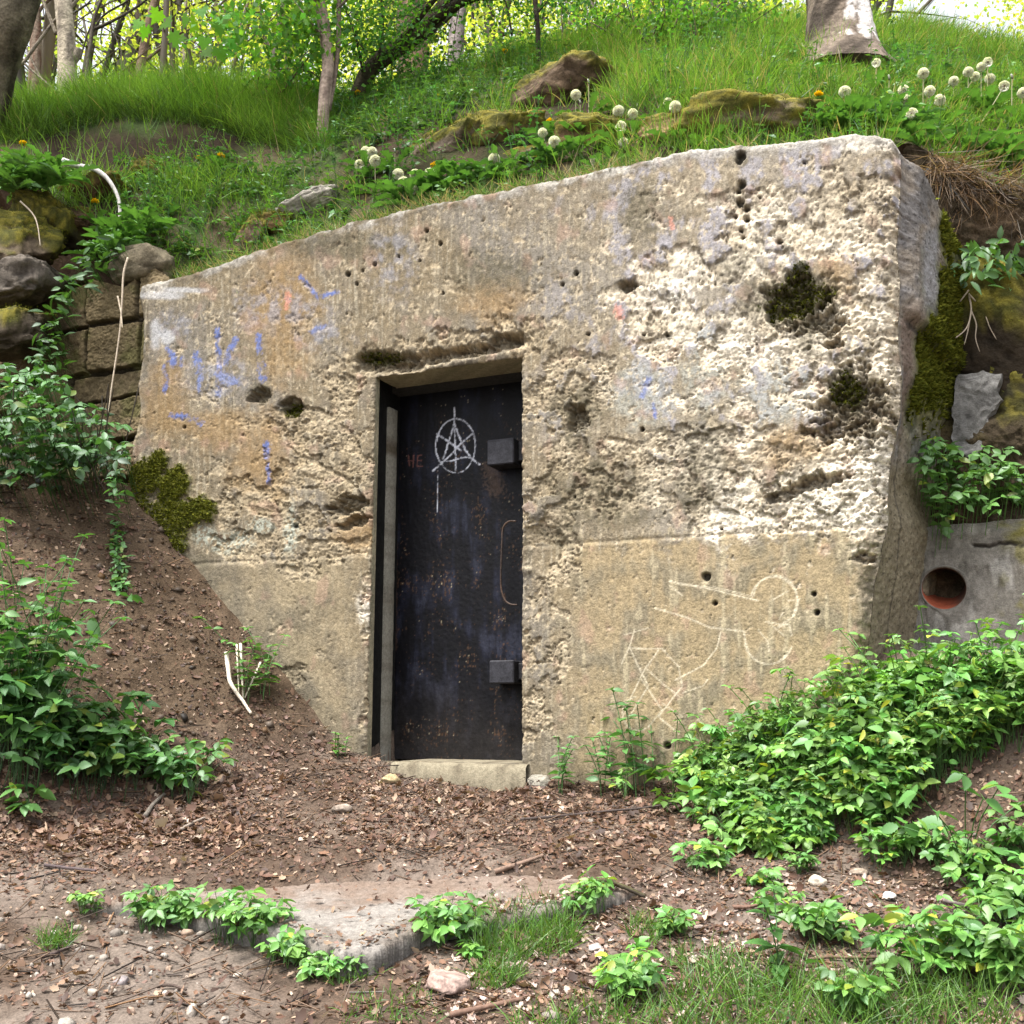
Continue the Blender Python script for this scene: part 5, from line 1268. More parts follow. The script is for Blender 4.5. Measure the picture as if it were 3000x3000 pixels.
# ================================================================ low plants covering the hill between grass and concrete
P_ = Plant(); mb = MB()
X, Y, Z, px, py = hill_scatter(12000, -4.0, 3.1, 3.2)
nz_ = fbm(X * 2.5, Y * 2.5, 3, 211)
w = sstep(330, 420, px) * sstep(1010, 930, px) * sstep(470, 520, py + 60 * nz_) * 1.0
w = np.maximum(w, sstep(930, 1000, px) * sstep(1420, 1300, px) * sstep(200, 240, py) * sstep(480, 380, py + 0.25 * (px - 1200)) * 0.9)
w = np.maximum(w, sstep(900, 1000, px) * sstep(1700, 1500, px) * sstep(380, 430, py) * 0.5)
w = np.maximum(w, sstep(1350, 1450, px) * sstep(1700, 1600, px) * sstep(150, 190, py) * sstep(340, 300, py) * 0.5)
w = np.maximum(w, sstep(2000, 2050, px) * sstep(2330, 2250, px) * sstep(50, 80, py) * sstep(200, 170, py) * 0.8)
w = np.maximum(w, sstep(2520, 2580, px) * sstep(2900, 2800, px) * sstep(40, 80, py) * sstep(260, 200, py) * 0.7)
w = np.maximum(w, 0.40 * sstep(1700, 1900, px) * sstep(150, 230, py) * sstep(-0.1, 0.2, nz_))
kk = rng.random(len(X)) < w * 0.62; X, Y, Z, px, py = X[kk], Y[kk], Z[kk], px[kk], py[kk]
for i in range(len(X)):
    c = GREEN * random.uniform(0.65, 1.25) * np.array([random.uniform(.8, 1.25), 1, random.uniform(.8, 1.5)])
    p = np.array([X[i], Y[i], Z[i] - 0.01])
    if random.random() < 0.55: upright(P_, p, random.uniform(0.12, 0.30), random.randint(4, 6), random.uniform(0.04, 0.075), c)
    else: herb(P_, p, random.uniform(0.06, 0.18), random.randint(3, 5), random.uniform(0.035, 0.06), random.choice((3, 3, 5)), c)
P_.flush(mb, LEAF, LEAF_F)
o = mb.build("ground_cover", [M_LEAF], None, False); tag(o, "low leafy weeds and nettles covering the slope above the shelter", "weeds", kind="stuff")
print("cover", len(X))

# ================================================================ leafy plants by the path
def plant(name, label, cat, base, fn, T=SERR, TF=SERR_F, group=None, mat=None):
    P_ = Plant(); fn(P_); mb = MB(); P_.flush(mb, T, TF)
    base = np.asarray(base, float); o = mb.build(name, [mat or M_LEAF], None, False, base); tag(o, label, cat, group); return o
# the dense stand of ground elder at right: one mass
P_ = Plant(); mb = MB()
poly = [(1800, 2350), (1960, 2300), (2180, 2240), (2420, 2180), (2560, 2130), (2700, 2090), (3000, 2040), (3120, 2050), (3120, 2190), (2960, 2220), (2800, 2300), (2680, 2390), (2580, 2460), (2420, 2500), (2280, 2530), (2130, 2490), (2010, 2410), (1900, 2370)]
for q in polysample(poly, 520):
    p = G(*q)
    if q[0] < 2060 and random.random() < .5: continue
    edge = random.uniform(.75, 1.2) - 0.45 * sstep(2300, 2500, q[1]) - 0.40 * sstep(2500, 1900, q[0]) - 0.1 * sstep(2700, 2900, q[0])
    c = np.array([0.125, 0.275, 0.050]) * random.uniform(0.75, 1.25) * np.array([random.uniform(.85, 1.2), 1, random.uniform(.8, 1.3)])
    herb(P_, p, random.uniform(0.20, 0.38) * edge, random.randint(4, 6), random.uniform(0.032, 0.08), random.choice((9, 9, 3, 3, 5)), c, 0.6)
    if random.random() < 0.16: upright(P_, p, random.uniform(0.30, 0.46) * edge, 6, 0.06, c * 0.85)
P_.flush(mb)
o = mb.build("undergrowth", [M_LEAF], None, False); tag(o, "dense bright green ground elder filling the foot of the wall at right", "undergrowth", kind="stuff")

BR = np.array([0.075, 0.190, 0.042])
def clump(poly, n, h, L, kinds, c, npet=(3, 5), spread=0.55, up=0.0):
    def fn(P_):
        for q in polysample(poly, n):
            herb(P_, G(*q), random.uniform(*h), random.randint(*npet), random.uniform(*L), random.choice(kinds), c * random.uniform(0.75, 1.25), spread)
            if random.random() < up: upright(P_, G(*q), h[1] * random.uniform(0.9, 1.4), 6, L[1], c)
    return fn
plant("bramble_bush", "tall bramble with stalks against the left edge of the photo", "bramble", G(40, 2280), clump([(-160, 2150), (90, 2120), (190, 2250), (170, 2340), (-100, 2350)], 60, (0.30, 0.72), (0.07, 0.10), (3, 3, 5), BR * 1.05, up=0.35, spread=0.45), group="brambles at left")
plant("bramble_bush", "low dark bramble spreading over litter, middle of the left bank foot", "bramble", G(300, 2320), clump([(120, 2220), (330, 2200), (440, 2280), (400, 2370), (120, 2350)], 48, (0.16, 0.36), (0.065, 0.095), (3, 3, 5), BR * 0.85), group="brambles at left")
plant("bramble_bush", "sparse bramble shoots ending nearest the doorstep on the left", "bramble", G(540, 2300), clump([(420, 2240), (540, 2230), (640, 2290), (600, 2370), (430, 2370)], 22, (0.12, 0.27), (0.06, 0.085), (3, 3), BR * 0.95), group="brambles at left")
plant("bramble_shoot", "single low bramble shoot in litter below the tall bramble, far left", "bramble", G(60, 2400), clump([(20, 2380), (100, 2380), (90, 2420), (30, 2420)], 2, (0.06, 0.12), (0.08, 0.09), (3,), BR * 1.1), group="brambles at left")
# shrub on top of the bank against the stone wall
def shrub(P_):
    for q in polysample([(-180, 1120), (120, 1060), (220, 1170), (340, 1230), (385, 1290), (360, 1370), (200, 1400), (-180, 1420)], 430):
        p = at(q[0], q[1] + random.uniform(-30, 30), random.uniform(5.45, 6.15))
        c = BR * random.uniform(0.4, 0.85) * sstep(1500, 1250, q[1]).item() + BR * 0.15  # leaf colour drops lower down: shade under the shrub painted in
        a = random.uniform(0, 6.28); out = np.array([math.cos(a), math.sin(a) - 0.5, random.uniform(-.5, .2)])
        P_.stem(p, p - UP * 0.2 + np.array([0, 0.25, 0]), 0.0016, c)
        compound(P_, p, out, UP + 0.35 * rng.normal(size=3) + np.array([0, -0.4, 0]), random.uniform(0.055, 0.085), random.choice((3, 3, 5)), c)
    for k in range(14):
        a = at(random.uniform(-100, 340), 1440, random.uniform(5.7, 6.1)); b = a + np.array([random.uniform(-.3, .3), random.uniform(-.3, 0), random.uniform(.4, .6)])
        P_.curve([a, (a + b) / 2 + 0.05 * rng.normal(size=3), b], 0.004, np.array([0.06, 0.045, 0.03]))
plant("shrub", "dark shady bramble shrub growing at the foot of the stone wall, left", "shrub", at(120, 1420, 5.9), shrub)
def wall_plant(P_):
    for q in polysample([(160, 850), (270, 700), (370, 690), (350, 780), (250, 850), (190, 950), (190, 1080), (120, 1090), (95, 980)], 170):
        p = at(q[0], q[1], random.uniform(6.05, 6.35)); a = random.uniform(0, 6.28)
        c = GREEN * random.uniform(0.4, .95)  # greens set darker to carry the shade at the left end
        P_.leaf(p, np.array([math.cos(a), math.sin(a) - .6, random.uniform(-.6, .5)]), UP + np.array([0, -.8, 0]) + 0.5 * rng.normal(size=3), random.uniform(.05, .10), random.uniform(.03, .045), c)
        P_.stem(p, p + np.array([0, .15, -0.03]), 0.0015, c * .8)
plant("creeper", "green creeper tumbling down over the left stone wall", "creeper", at(230, 850, 6.3), wall_plant, SERR, SERR_F)
def trail(P_):
    pts = [G(x, y) + [0, 0, 0.03] for x, y in [(335, 1405), (330, 1480), (345, 1550), (340, 1620), (350, 1690), (355, 1750)]]
    pts = smooth_path(pts, 40); P_.curve(pts[::3], 0.002, BR * 0.7)
    for p in pts[::1]:
        for k in range(2):
            a = random.uniform(0, 6.28); compound(P_, p + 0.02 * rng.normal(size=3), np.array([math.cos(a), -abs(math.sin(a)), .2]), UP + np.array([0, -.5, 0]) + .4 * rng.normal(size=3), random.uniform(.035, .06), 3, BR * random.uniform(.8, 1.3))
plant("creeper", "thin green trailing creeper hanging down the bare earth bank, left", "creeper", G(340, 1600), trail)
P1 = np.array([0.115, 0.260, 0.052])
def small(px, py, w, n, h, L, label, kinds=(3, 3, 5), c=P1, name="leafy_plant", npet=(4, 6), spread=0.7):
    poly = [(px - w, py - w * 0.25), (px + w, py - w * 0.25), (px + w, py + w * 0.25), (px - w, py + w * 0.25)]
    plant(name, label, "plant", G(px, py), clump(poly, n, h, L, kinds, c, npet, spread), group="small leafy plants along the path")
small(255, 2680, 30, 4, (.05, .10), (.03, .04), "pale green small seedling left of the slab's left end")
small(450, 2720, 85, 14, (.06, .14), (.035, .055), "bushy green plant overlapping the left front of the slab")
small(565, 2720, 30, 5, (.06, .14), (.035, .05), "bright green plant tight beside the bushy one at the slab's left front")
small(720, 2770, 90, 13, (.08, .20), (.04, .06), "tallest leafy plant in front of the slab, with leaves rising above its edge")
small(850, 2830, 60, 8, (.05, .12), (.04, .055), "grey-green plant at the foot of the slab's front corner, left")
small(980, 2870, 75, 8, (.03, .08), (.03, .045), "flat spreading plant under the slab's front corner")
small(1320, 2770, 60, 12, (.06, .15), (.04, .055), "dark green rounded plant beside the grass at the slab's right front")
small(1360, 2810, 25, 3, (.03, .06), (.04, .05), "low broad-leaved seedling right below the dark rounded plant")
small(1745, 2675, 70, 9, (.06, .14), (.035, .05), "leafy plant growing behind the mossy stick")
small(1850, 2920, 75, 10, (.06, .15), (.045, .06), "light green star-shaped plant at the lower middle of the path", c=P1 * 1.1)
small(1995, 2745, 40, 5, (.04, .10), (.035, .045), "small bluish plant at the edge of the grass, right of centre")
small(2090, 2560, 55, 8, (.05, .12), (.035, .05), "leafy plant standing just out from the undergrowth, leftmost of its fringe")
small(2330, 2560, 40, 6, (.04, .09), (.03, .045), "little bright plant behind the cream stone")
small(2235, 2600, 42, 5, (.03, .07), (.03, .045), "low flat plant left of the cream stone")
small(2650, 2540, 100, 16, (.07, .17), (.04, .06), "wide bushy plant between the bramble leaves and the white jagged stone", c=P1 * 1.1)
small(2830, 2600, 80, 12, (.08, .18), (.04, .06), "leafy plant near the right edge above the grey twig")
small(2270, 2690, 55, 5, (.06, .12), (.035, .045), "sparse pale seedling right of centre beside a small white stone", c=P1 * 1.2)
small(2430, 2760, 80, 10, (.06, .15), (.045, .06), "medium leafy plant above the dark bent twig at lower right")
small(2720, 2880, 110, 18, (.12, .26), (.05, .07), "large leafy plant in the grass at lower right", c=P1 * 1.05)
small(2960, 2720, 80, 16, (.10, .24), (.045, .065), "dense leafy plant at the right edge above the lower corner", c=P1 * 1.1)
small(2960, 2900, 100, 22, (.12, .26), (.05, .07), "broad leafy mass in the lower right corner", c=P1)
small(2500, 2985, 70, 8, (.06, .14), (.045, .055), "plant cut by the bottom edge, right of centre")
small(2990, 2530, 40, 6, (.10, .2), (.05, .06), "plant cut by the right edge below the big bramble leaves")
def upr(px, py, h, pairs, L, label, c=BR, n=1, w=20, name="leafy_plant"):
    def fn(P_):
        for k in range(n): upright(P_, G(px + random.uniform(-w, w), py + random.uniform(-w, w) * .4), h * random.uniform(.7, 1.1), pairs, L, c * random.uniform(.85, 1.2), 0.55)
    plant(name, label, "plant", G(px, py), fn, group="upright weeds along the wall foot")
upr(750, 2050, .36, 7, .075, "tuft of upright weeds at the wall foot behind the white dead branch", P1 * .8, 7, 40)
upr(1640, 2320, .22, 6, .06, "small dark weed at the wall foot just right of the doorstep", BR, 5, 25)
upr(1880, 2330, .42, 7, .085, "tallest dark weed against the wall between door and undergrowth", BR * .9, 6, 45)
upr(1790, 2330, .26, 6, .07, "lower weed left of the tallest dark weed by the wall", BR, 5, 30)
upr(2290, 2880, .24, 5, .10, "dark stalk with large round leaves in the lower right grass", BR * .8, 2, 15)
upr(990, 2225, .12, 4, .05, "tiny green weed at the wall foot left of the door", P1, 4, 25)
# big bramble leaves at right
def bigb(P_):
    for x, y, L in [(2690, 2320, .085), (2640, 2420, .10), (2770, 2420, .10), (2700, 2450, .09), (2880, 2340, .095), (2930, 2300, .09), (2830, 2270, .08), (2960, 2430, .09), (2850, 2440, .085), (2990, 2350, .09), (2740, 2380, .07), (2960, 2510, .08)]:
        p = at(x, y, 3.75 + random.uniform(-.15, .2)); a = random.uniform(0, 6.28)
        compound(P_, p, np.array([math.cos(a), math.sin(a), -.1]), UP + np.array([0, -.45, 0]) + .3 * rng.normal(size=3), L, 3, BR * random.uniform(.85, 1.35), .75)
        g = G(2830, 2560); P_.curve([p, (p + g) / 2 + [0, 0, .04], g], 0.0022, BR * .8)
plant("bramble_bush", "bramble with big round leaves arching out at the right edge", "bramble", G(2830, 2560), bigb)
# plants on the ledge above the pipe
def ledge(P_):
    for q in polysample([(2690, 1310), (2740, 1270), (2830, 1330), (2900, 1290), (2990, 1330), (3040, 1420), (2960, 1500), (2800, 1490), (2760, 1570), (2700, 1420)], 150):
        p = at(q[0], q[1], random.uniform(4.85, 5.15)); a = random.uniform(0, 6.28); c = P1 * random.uniform(.55, 1.1)
        compound(P_, p, np.array([math.cos(a), math.sin(a) - .4, random.uniform(-.4, .2)]), UP + np.array([0, -.5, 0]) + .35 * rng.normal(size=3), random.uniform(.05, .075), random.choice((3, 3, 5)), c)
        P_.stem(p, p + np.array([0.02, .12, -.14]), .0016, c)
plant("leafy_plant", "green plants on the ledge above the round pipe mouth", "plant", at(2850, 1500, 5.2), ledge)
def ivy(P_):
    for q in polysample([(2780, 780), (2880, 700), (3040, 690), (3040, 800), (2900, 840), (2820, 830)], 130):
        p = at(q[0], q[1], random.uniform(4.95, 5.15)); a = random.uniform(0, 6.28)
        P_.leaf(p, np.array([math.cos(a), -.4, math.sin(a)]), UP + np.array([0, -.8, 0]) + .6 * rng.normal(size=3), random.uniform(.05, .09), random.uniform(.025, .04), GREEN * random.uniform(.5, 1.3))
plant("creeper", "sparse creeper on the mossy bank beside the shelter's right shoulder", "creeper", at(2900, 760, 5.3), ivy)
def root(pts, Y, r, label, colr=(0.42, 0.35, 0.27), name="dry_root", cat="root", forks=()):
    mb = MB(); P = smooth_path(at(np.array([p[0] for p in pts]), np.array([p[1] for p in pts]), Y + np.linspace(0, -.08, len(pts))), 30); org = P.mean(0)
    tube(mb, P - org, np.linspace(r, r * .45, 30), 6, colr, wob=.25, seed=len(pts))
    for f in forks:
        Q = smooth_path(at(np.array([p[0] for p in f]), np.array([p[1] for p in f]), Y - .04), 16); tube(mb, Q - org, np.linspace(r * .7, r * .3, 16), 5, colr)
    o = link(name, mb.mesh(name, [M_TWIG]), None, org); tag(o, label, cat)
root([(2830, 800), (2838, 860), (2845, 910), (2832, 960), (2800, 990)], 5.15, .006, "pale forked hanging root on the dark bank at right", forks=[[(2838, 860), (2880, 910), (2900, 960), (2920, 995)], [(2845, 910), (2860, 950), (2858, 990), (2870, 1030)], [(2838, 850), (2800, 900), (2790, 920)], [(2845, 915), (2835, 970), (2825, 1010)], [(2880, 910), (2895, 930), (2925, 980)]])
root([(2745, 960), (2752, 900), (2770, 850), (2800, 830)], 5.15, .004, "thin arching root beside the mossy side of the shelter")
root([(375, 755), (362, 800), (358, 870), (352, 960), (340, 1050), (325, 1150), (313, 1255)], 6.05, .007, "long pale dry stalk leaning down the left stone wall", name="dry_stalk", cat="dry stalk")
root([(345, 868), (355, 920), (358, 960)], 6.06, .005, "short pale dry stalk beside the long one on the left wall", name="dry_stalk", cat="dry stalk")
root([(60, 590), (95, 625), (110, 660), (118, 720)], 6.35, .006, "thin pale root dangling over the boulder at upper left")
root([(180, 470), (232, 487), (275, 495), (312, 520), (338, 560), (350, 600), (352, 660)], 6.7, .022, "thick bent whitish root curving down the upper left bank", (0.50, 0.47, 0.45))
root([(3010, 590), (2960, 640), (2930, 700), (2900, 750)], 5.15, .004, "thin brown root crossing the cut bank at the right edge", (0.2, .14, .1))
root([(1815, 345), (1770, 310), (1740, 318), (1725, 345)], 6.3, .004, "pale bent dead flower stalk arching between the dandelion clocks", (0.5, .45, .33), "dry_stalk", "dry stalk")

# grass on the path
def gpatch(polys, label, name="grass_patch"):
    mb = MB()
    for poly, n, L0, L1 in polys:
        q = polysample(poly, n); P = np.array([G(*a) for a in q]); k = len(P)
        blades(mb, P, np.tile([0, -.2, 1.0], (k, 1)), rng.uniform(L0, L1, k), rng.uniform(.002, .004, k), tint([0.09, 0.185, 0.03], k, .3), .6)
    o = mb.build(name, [M_GRASS], None, True); tag(o, label, "grass", kind="stuff")
gpatch([([(1360, 2700), (1500, 2690), (1640, 2690), (1700, 2740), (1660, 2810), (1500, 2830), (1400, 2820)], 900, .05, .13), ([(1400, 2830), (1560, 2850), (1480, 2910), (1380, 2900)], 300, .03, .08),
        ([(1850, 2690), (1960, 2720), (1920, 2800), (1840, 2760)], 160, .03, .08), ([(110, 2755), (215, 2750), (200, 2785), (120, 2790)], 130, .04, .09), ([(960, 2850), (1130, 2810), (1120, 2870), (980, 2900)], 120, .02, .06)], "green grass tufts in front of the slab")
gpatch([([(2000, 2870), (2200, 2850), (2420, 2880), (2700, 2880), (2960, 2950), (2960, 3060), (1980, 3060)], 1500, .06, .16), ([(1800, 2960), (2000, 2900), (2000, 3040), (1500, 3050), (1500, 2990)], 420, .04, .10), ([(1000, 2920), (1250, 2900), (1300, 3000), (1000, 3010)], 180, .02, .05), ([(2280, 2430), (2420, 2440), (2400, 2500), (2290, 2490)], 90, .06, .14), ([(1950, 2780), (2200, 2800), (2200, 2850), (1950, 2850)], 160, .03, .07)], "grass growing along the lower right of the path")

# ================================================================ dandelions
V2, F2_ = ico(2); V3, F3_ = ico(3)
def clock_mesh(cut=-2):
    mb = MB(); k = 230
    i = np.arange(k) + .5; ph = np.arccos(1 - 2 * i / k); th = np.pi * (1 + 5 ** .5) * i
    d = np.stack([np.cos(th) * np.sin(ph), np.sin(th) * np.sin(ph), np.cos(ph)], -1); d = d[(d[:, 0] + .25 * rng.normal(size=k)) > cut]; k = len(d)
    X, Y, Z = frames(d, rv(k)); R = 0.024
    mb.inst(STEM, STEM_F, d * R * .2, X * .0006, Y * R * .72, Z * .0006, np.tile([.55, .52, .45], (k, 1)))
    star = np.array([(0, .0, 0)] + [(math.cos(a) * r, .18, math.sin(a) * r) for a, r in [(j * math.pi / 5, (.23 if j % 2 == 0 else .035)) for j in range(10)]])
    mb.inst(star, [(0, 1 + j, 1 + (j + 1) % 10) for j in range(10)], d * R * rng.uniform(.78, .9, (k, 1)), X * R, Y * R, Z * R, np.tile([.95, .95, .95], (k, 1)))
    mb.add(V2 * R * .24, [F2_], (.16, .13, .09)); return mb.mesh("seed_head", [M_FLUFF], False)
def flower_mesh():
    mb = MB(); k = 110; th = rng.uniform(0, 2 * np.pi, k); el = rng.uniform(.05, 1.4, k)
    d = np.stack([np.cos(th) * np.cos(el), np.sin(th) * np.cos(el), np.sin(el)], -1); X, Y, Z = frames(d, np.tile(UP, (k, 1)) + .1 * rv(k))
    mb.inst([(-.5, 0, 0), (.5, 0, 0), (.5, 1, 0), (-.5, 1, 0)], [(0, 1, 2, 3)], d * .002, X * .005, Y * rng.uniform(.016, .022, (k, 1)), Z, np.array([.75, .48, .015]) * rng.uniform(.8, 1.15, (k, 1)))
    mb.add(V2 * np.array([.006, .006, .008]) - [0, 0, .006], [F2_], (.06, .12, .03)); return mb.mesh("flower", [M_PETAL], False)
def rosette_mesh():
    P_ = Plant(); mb = MB()
    for k in range(9):
        a = k * 2.4; P_.leaf(np.array([0, 0, .005]), np.array([math.cos(a), math.sin(a), random.uniform(.25, .9)]), UP, random.uniform(.11, .19), random.uniform(.10, .15), GREEN * random.uniform(.8, 1.3))
    P_.flush(mb, LANCE, LANCE_F); return mb.mesh("leaf", [M_LEAF], False)
CLK = [clock_mesh(), clock_mesh(), clock_mesh(-.75), clock_mesh(-.3)]; FLW = [flower_mesh() for _ in range(2)]; ROS = [rosette_mesh() for _ in range(3)]
def bud_mesh():
    mb = MB(); mb.add(V2 * np.array([.006, .006, .012]), [F2_], (.10, .11, .05)); mb.add(V2 * np.array([.004, .004, .004]) + [0, 0, .012], [F2_], (.6, .6, .58)); return mb.mesh("bud", [M_LEAF], True)
BUD = bud_mesh()
def dandelion(px, py, ln, kind, label, lean=0.0, Y=None):
    base = H(px + lean, py + ln) if Y is None else at(px + lean, py + ln, Y)
    base = base - [0, 0, .01]; head = at(px, py, base[1] - 0.02)
    r = empty("dandelion", base); tag(r, label, "dandelion", {"c": "dandelion clocks on the slope", "f": "yellow dandelion flowers", "b": "closed dandelion heads"}[kind])
    mb = MB(); mid = (head - base) * .5 + np.array([lean * -.0002, 0, .02])
    tube(mb, smooth_path([np.zeros(3), mid, head - base], 12), .0026, 6, (.36, .33, .19) if kind != "f" else (.20, .26, .10)); mb.build("stem", [M_LEAF], r)
    h = link({"c": "seed_head", "f": "flower", "b": "bud"}[kind], random.choice(CLK) if kind == "c" else random.choice(FLW) if kind == "f" else BUD, r, head - base)
    h.rotation_euler = (random.uniform(-.5, .3), random.uniform(-.3, .3), random.uniform(0, 6)); s = random.uniform(.85, 1.12) * (1.3 if kind == "f" else 1.28); h.scale = (s, s, s)
    l_ = link("leaf", random.choice(ROS), r); l_.rotation_euler[2] = random.uniform(0, 6); s = random.uniform(.7, 1.2); l_.scale = (s, s, s)
DN = [
 (1072, 444, 70, "c", "dandelion clock topmost left in the left group, touching its twin"), (1090, 446, 78, "c", "dandelion clock overlapped by its twin at the top of the left group"),
 (1053, 483, 60, "c", "leftmost dandelion clock above the shelter edge"), (1099, 471, 100, "c", "dandelion clock just below the touching pair, left group"),
 (1166, 510, 80, "c", "left one of the cluster of four dandelion clocks near the concrete edge"), (1182, 534, 75, "c", "lower left dandelion clock in the cluster of four near the concrete edge"),
 (1217, 513, 70, "c", "right one of the cluster of four dandelion clocks near the concrete edge"), (1207, 553, 60, "c", "lowest dandelion clock in the cluster of four near the concrete edge"),
 (1259, 510, 60, "c", "narrow dandelion clock right under a yellow flower"), (1310, 536, 40, "c", "thin half-bare dandelion clock low by the concrete edge"),
 (1448, 465, 60, "c", "lone dandelion clock below the rounded mossy rock", 40), (1590, 389, 80, "c", "dandelion clock under the yellow flower in front of the rock row", 20),
 (1624, 416, 70, "c", "large dandelion clock in front of the rocks, above a bent stalk", 12), (1687, 278, 130, "c", "half-blown dandelion clock on the tallest stalk before the brown outcrop"),
 (1812, 326, 60, "c", "upper left dandelion clock of the group of four under the soil patch"), (1854, 333, 60, "c", "upper right, smaller dandelion clock of the group of four under the soil patch"),
 (1819, 371, 60, "c", "middle dandelion clock of the vertical row right of the rock row"), (1827, 418, 70, "c", "lowest dandelion clock of the vertical row right of the rock row", -40),
 (1745, 472, 30, "c", "low dandelion clock resting on the concrete edge"), (1978, 313, 110, "c", "dandelion clock on a straight stalk in front of the orange rock"), (1958, 300, 60, "c", "ragged half dandelion clock beside the straight stalk by the orange rock"),
 (2077, 420, 15, "c", "dandelion clock peeping over the shelter edge under the big boulder"), (2475, 269, 60, "c", "dandelion clock right of the yellow flower below the birch"),
 (2567, 184, 90, "c", "dandelion clock directly right of the birch foot, highest there"), (2705, 215, 150, "c", "dandelion clock on a long stem right of the birch, above a group of five"),
 (2647, 265, 80, "c", "upper left dandelion clock of the group of five at right"), (2656, 293, 80, "c", "lower left dandelion clock of the group of five at right"), (2724, 267, 110, "c", "middle dandelion clock of the group of five at right"),
 (2753, 293, 90, "c", "rightmost dandelion clock of the group of five at right"), (2671, 334, 80, "c", "lowest dandelion clock of the group of five at right"), (2794, 238, 70, "c", "dandelion clock between the two right-hand groups"),
 (2837, 211, 120, "c", "left dandelion clock of the crowded top right cluster"), (2857, 224, 90, "c", "dandelion clock low in the crowded top right cluster", -60), (2875, 196, 120, "c", "dandelion clock second from top in the crowded top right cluster"),
 (2894, 182, 150, "c", "topmost dandelion clock of the crowded top right cluster"), (2900, 230, 100, "c", "half-hidden small dandelion clock under the top right cluster"), (2942, 252, 110, "c", "dandelion clock on a slanting stalk near the right edge", -70),
 (2996, 272, 100, "c", "dandelion clock cut by the right edge of the photo"), (2505, 357, 20, "c", "tiny dandelion clock low in leaves near the shelter's top corner"),
 (1049, 273, 60, "f", "yellow dandelion left of the leaning tree foot"), (1077, 223, 90, "f", "yellow dandelion in front of the leaning trunk, higher one"), (1273, 489, 60, "f", "yellow dandelion above the narrow clock near the concrete edge"),
 (1479, 150, 70, "f", "yellow dandelion high up in the weeds by the sapling"), (1611, 359, 40, "f", "yellow dandelion in front of the brown rock row"), (2398, 281, 60, "f", "yellow dandelion in the grass below the birch"),
 (67, 422, 60, "f", "yellow dandelion at far left below the grass mound"), (278, 594, 110, "f", "yellow dandelion in front of the dark hollow at left"), (581, 467, 60, "f", "left yellow dandelion of the pair under the bare bank"), (647, 459, 60, "f", "right yellow dandelion of the pair under the bare bank"),
 (1157, 442, 60, "b", "spent dandelion head between clocks in the left group"), (1725, 240, 110, "b", "bare bent dandelion stalk right of the tall half-blown clock"), (1700, 300, 110, "b", "closed dandelion stalk left of the upper right group"), (2220, 230, 70, "b", "closed dandelion stalk standing on top of the big boulder"), (2605, 228, 80, "b", "closed dandelion head left of the group of five"), (2965, 225, 150, "b", "tall closed dandelion stalk near the right edge"),
]
for d_ in DN: dandelion(*d_)
# extra rosettes of dandelion leaves: left ledge and shelter shoulder
P_ = Plant(); mb = MB()
for q in list(polysample([(-60, 500), (60, 470), (210, 500), (240, 540), (100, 560), (-60, 570)], 46)) + list(polysample([(230, 770), (330, 680), (420, 640), (500, 650), (380, 730), (300, 790)], 36)) + list(polysample([(2300, 380), (2600, 330), (2800, 420), (3000, 440), (3000, 520), (2800, 480), (2640, 410), (2560, 385)], 60)) + list(polysample([(1150, 560), (1700, 440), (1700, 480), (1200, 600)], 22)):
    p = H(*q) if q[0] > 450 else at(q[0], q[1], random.uniform(6.3, 6.7))
    for k in range(random.randint(4, 7)):
        a = random.uniform(0, 6.28); P_.leaf(p, np.array([math.cos(a), math.sin(a) - .2, random.uniform(.2, 1.1)]), UP + .3 * rng.normal(size=3), random.uniform(.10, .20), random.uniform(.08, .13), GREEN * random.uniform(.75, 1.35))
P_.flush(mb, LANCE, LANCE_F)
tag(mb.build("dandelion_leaves", [M_LEAF], None, False), "tufts of long toothed dandelion leaves on the ledge and shelter edge", "dandelion leaves", kind="stuff")
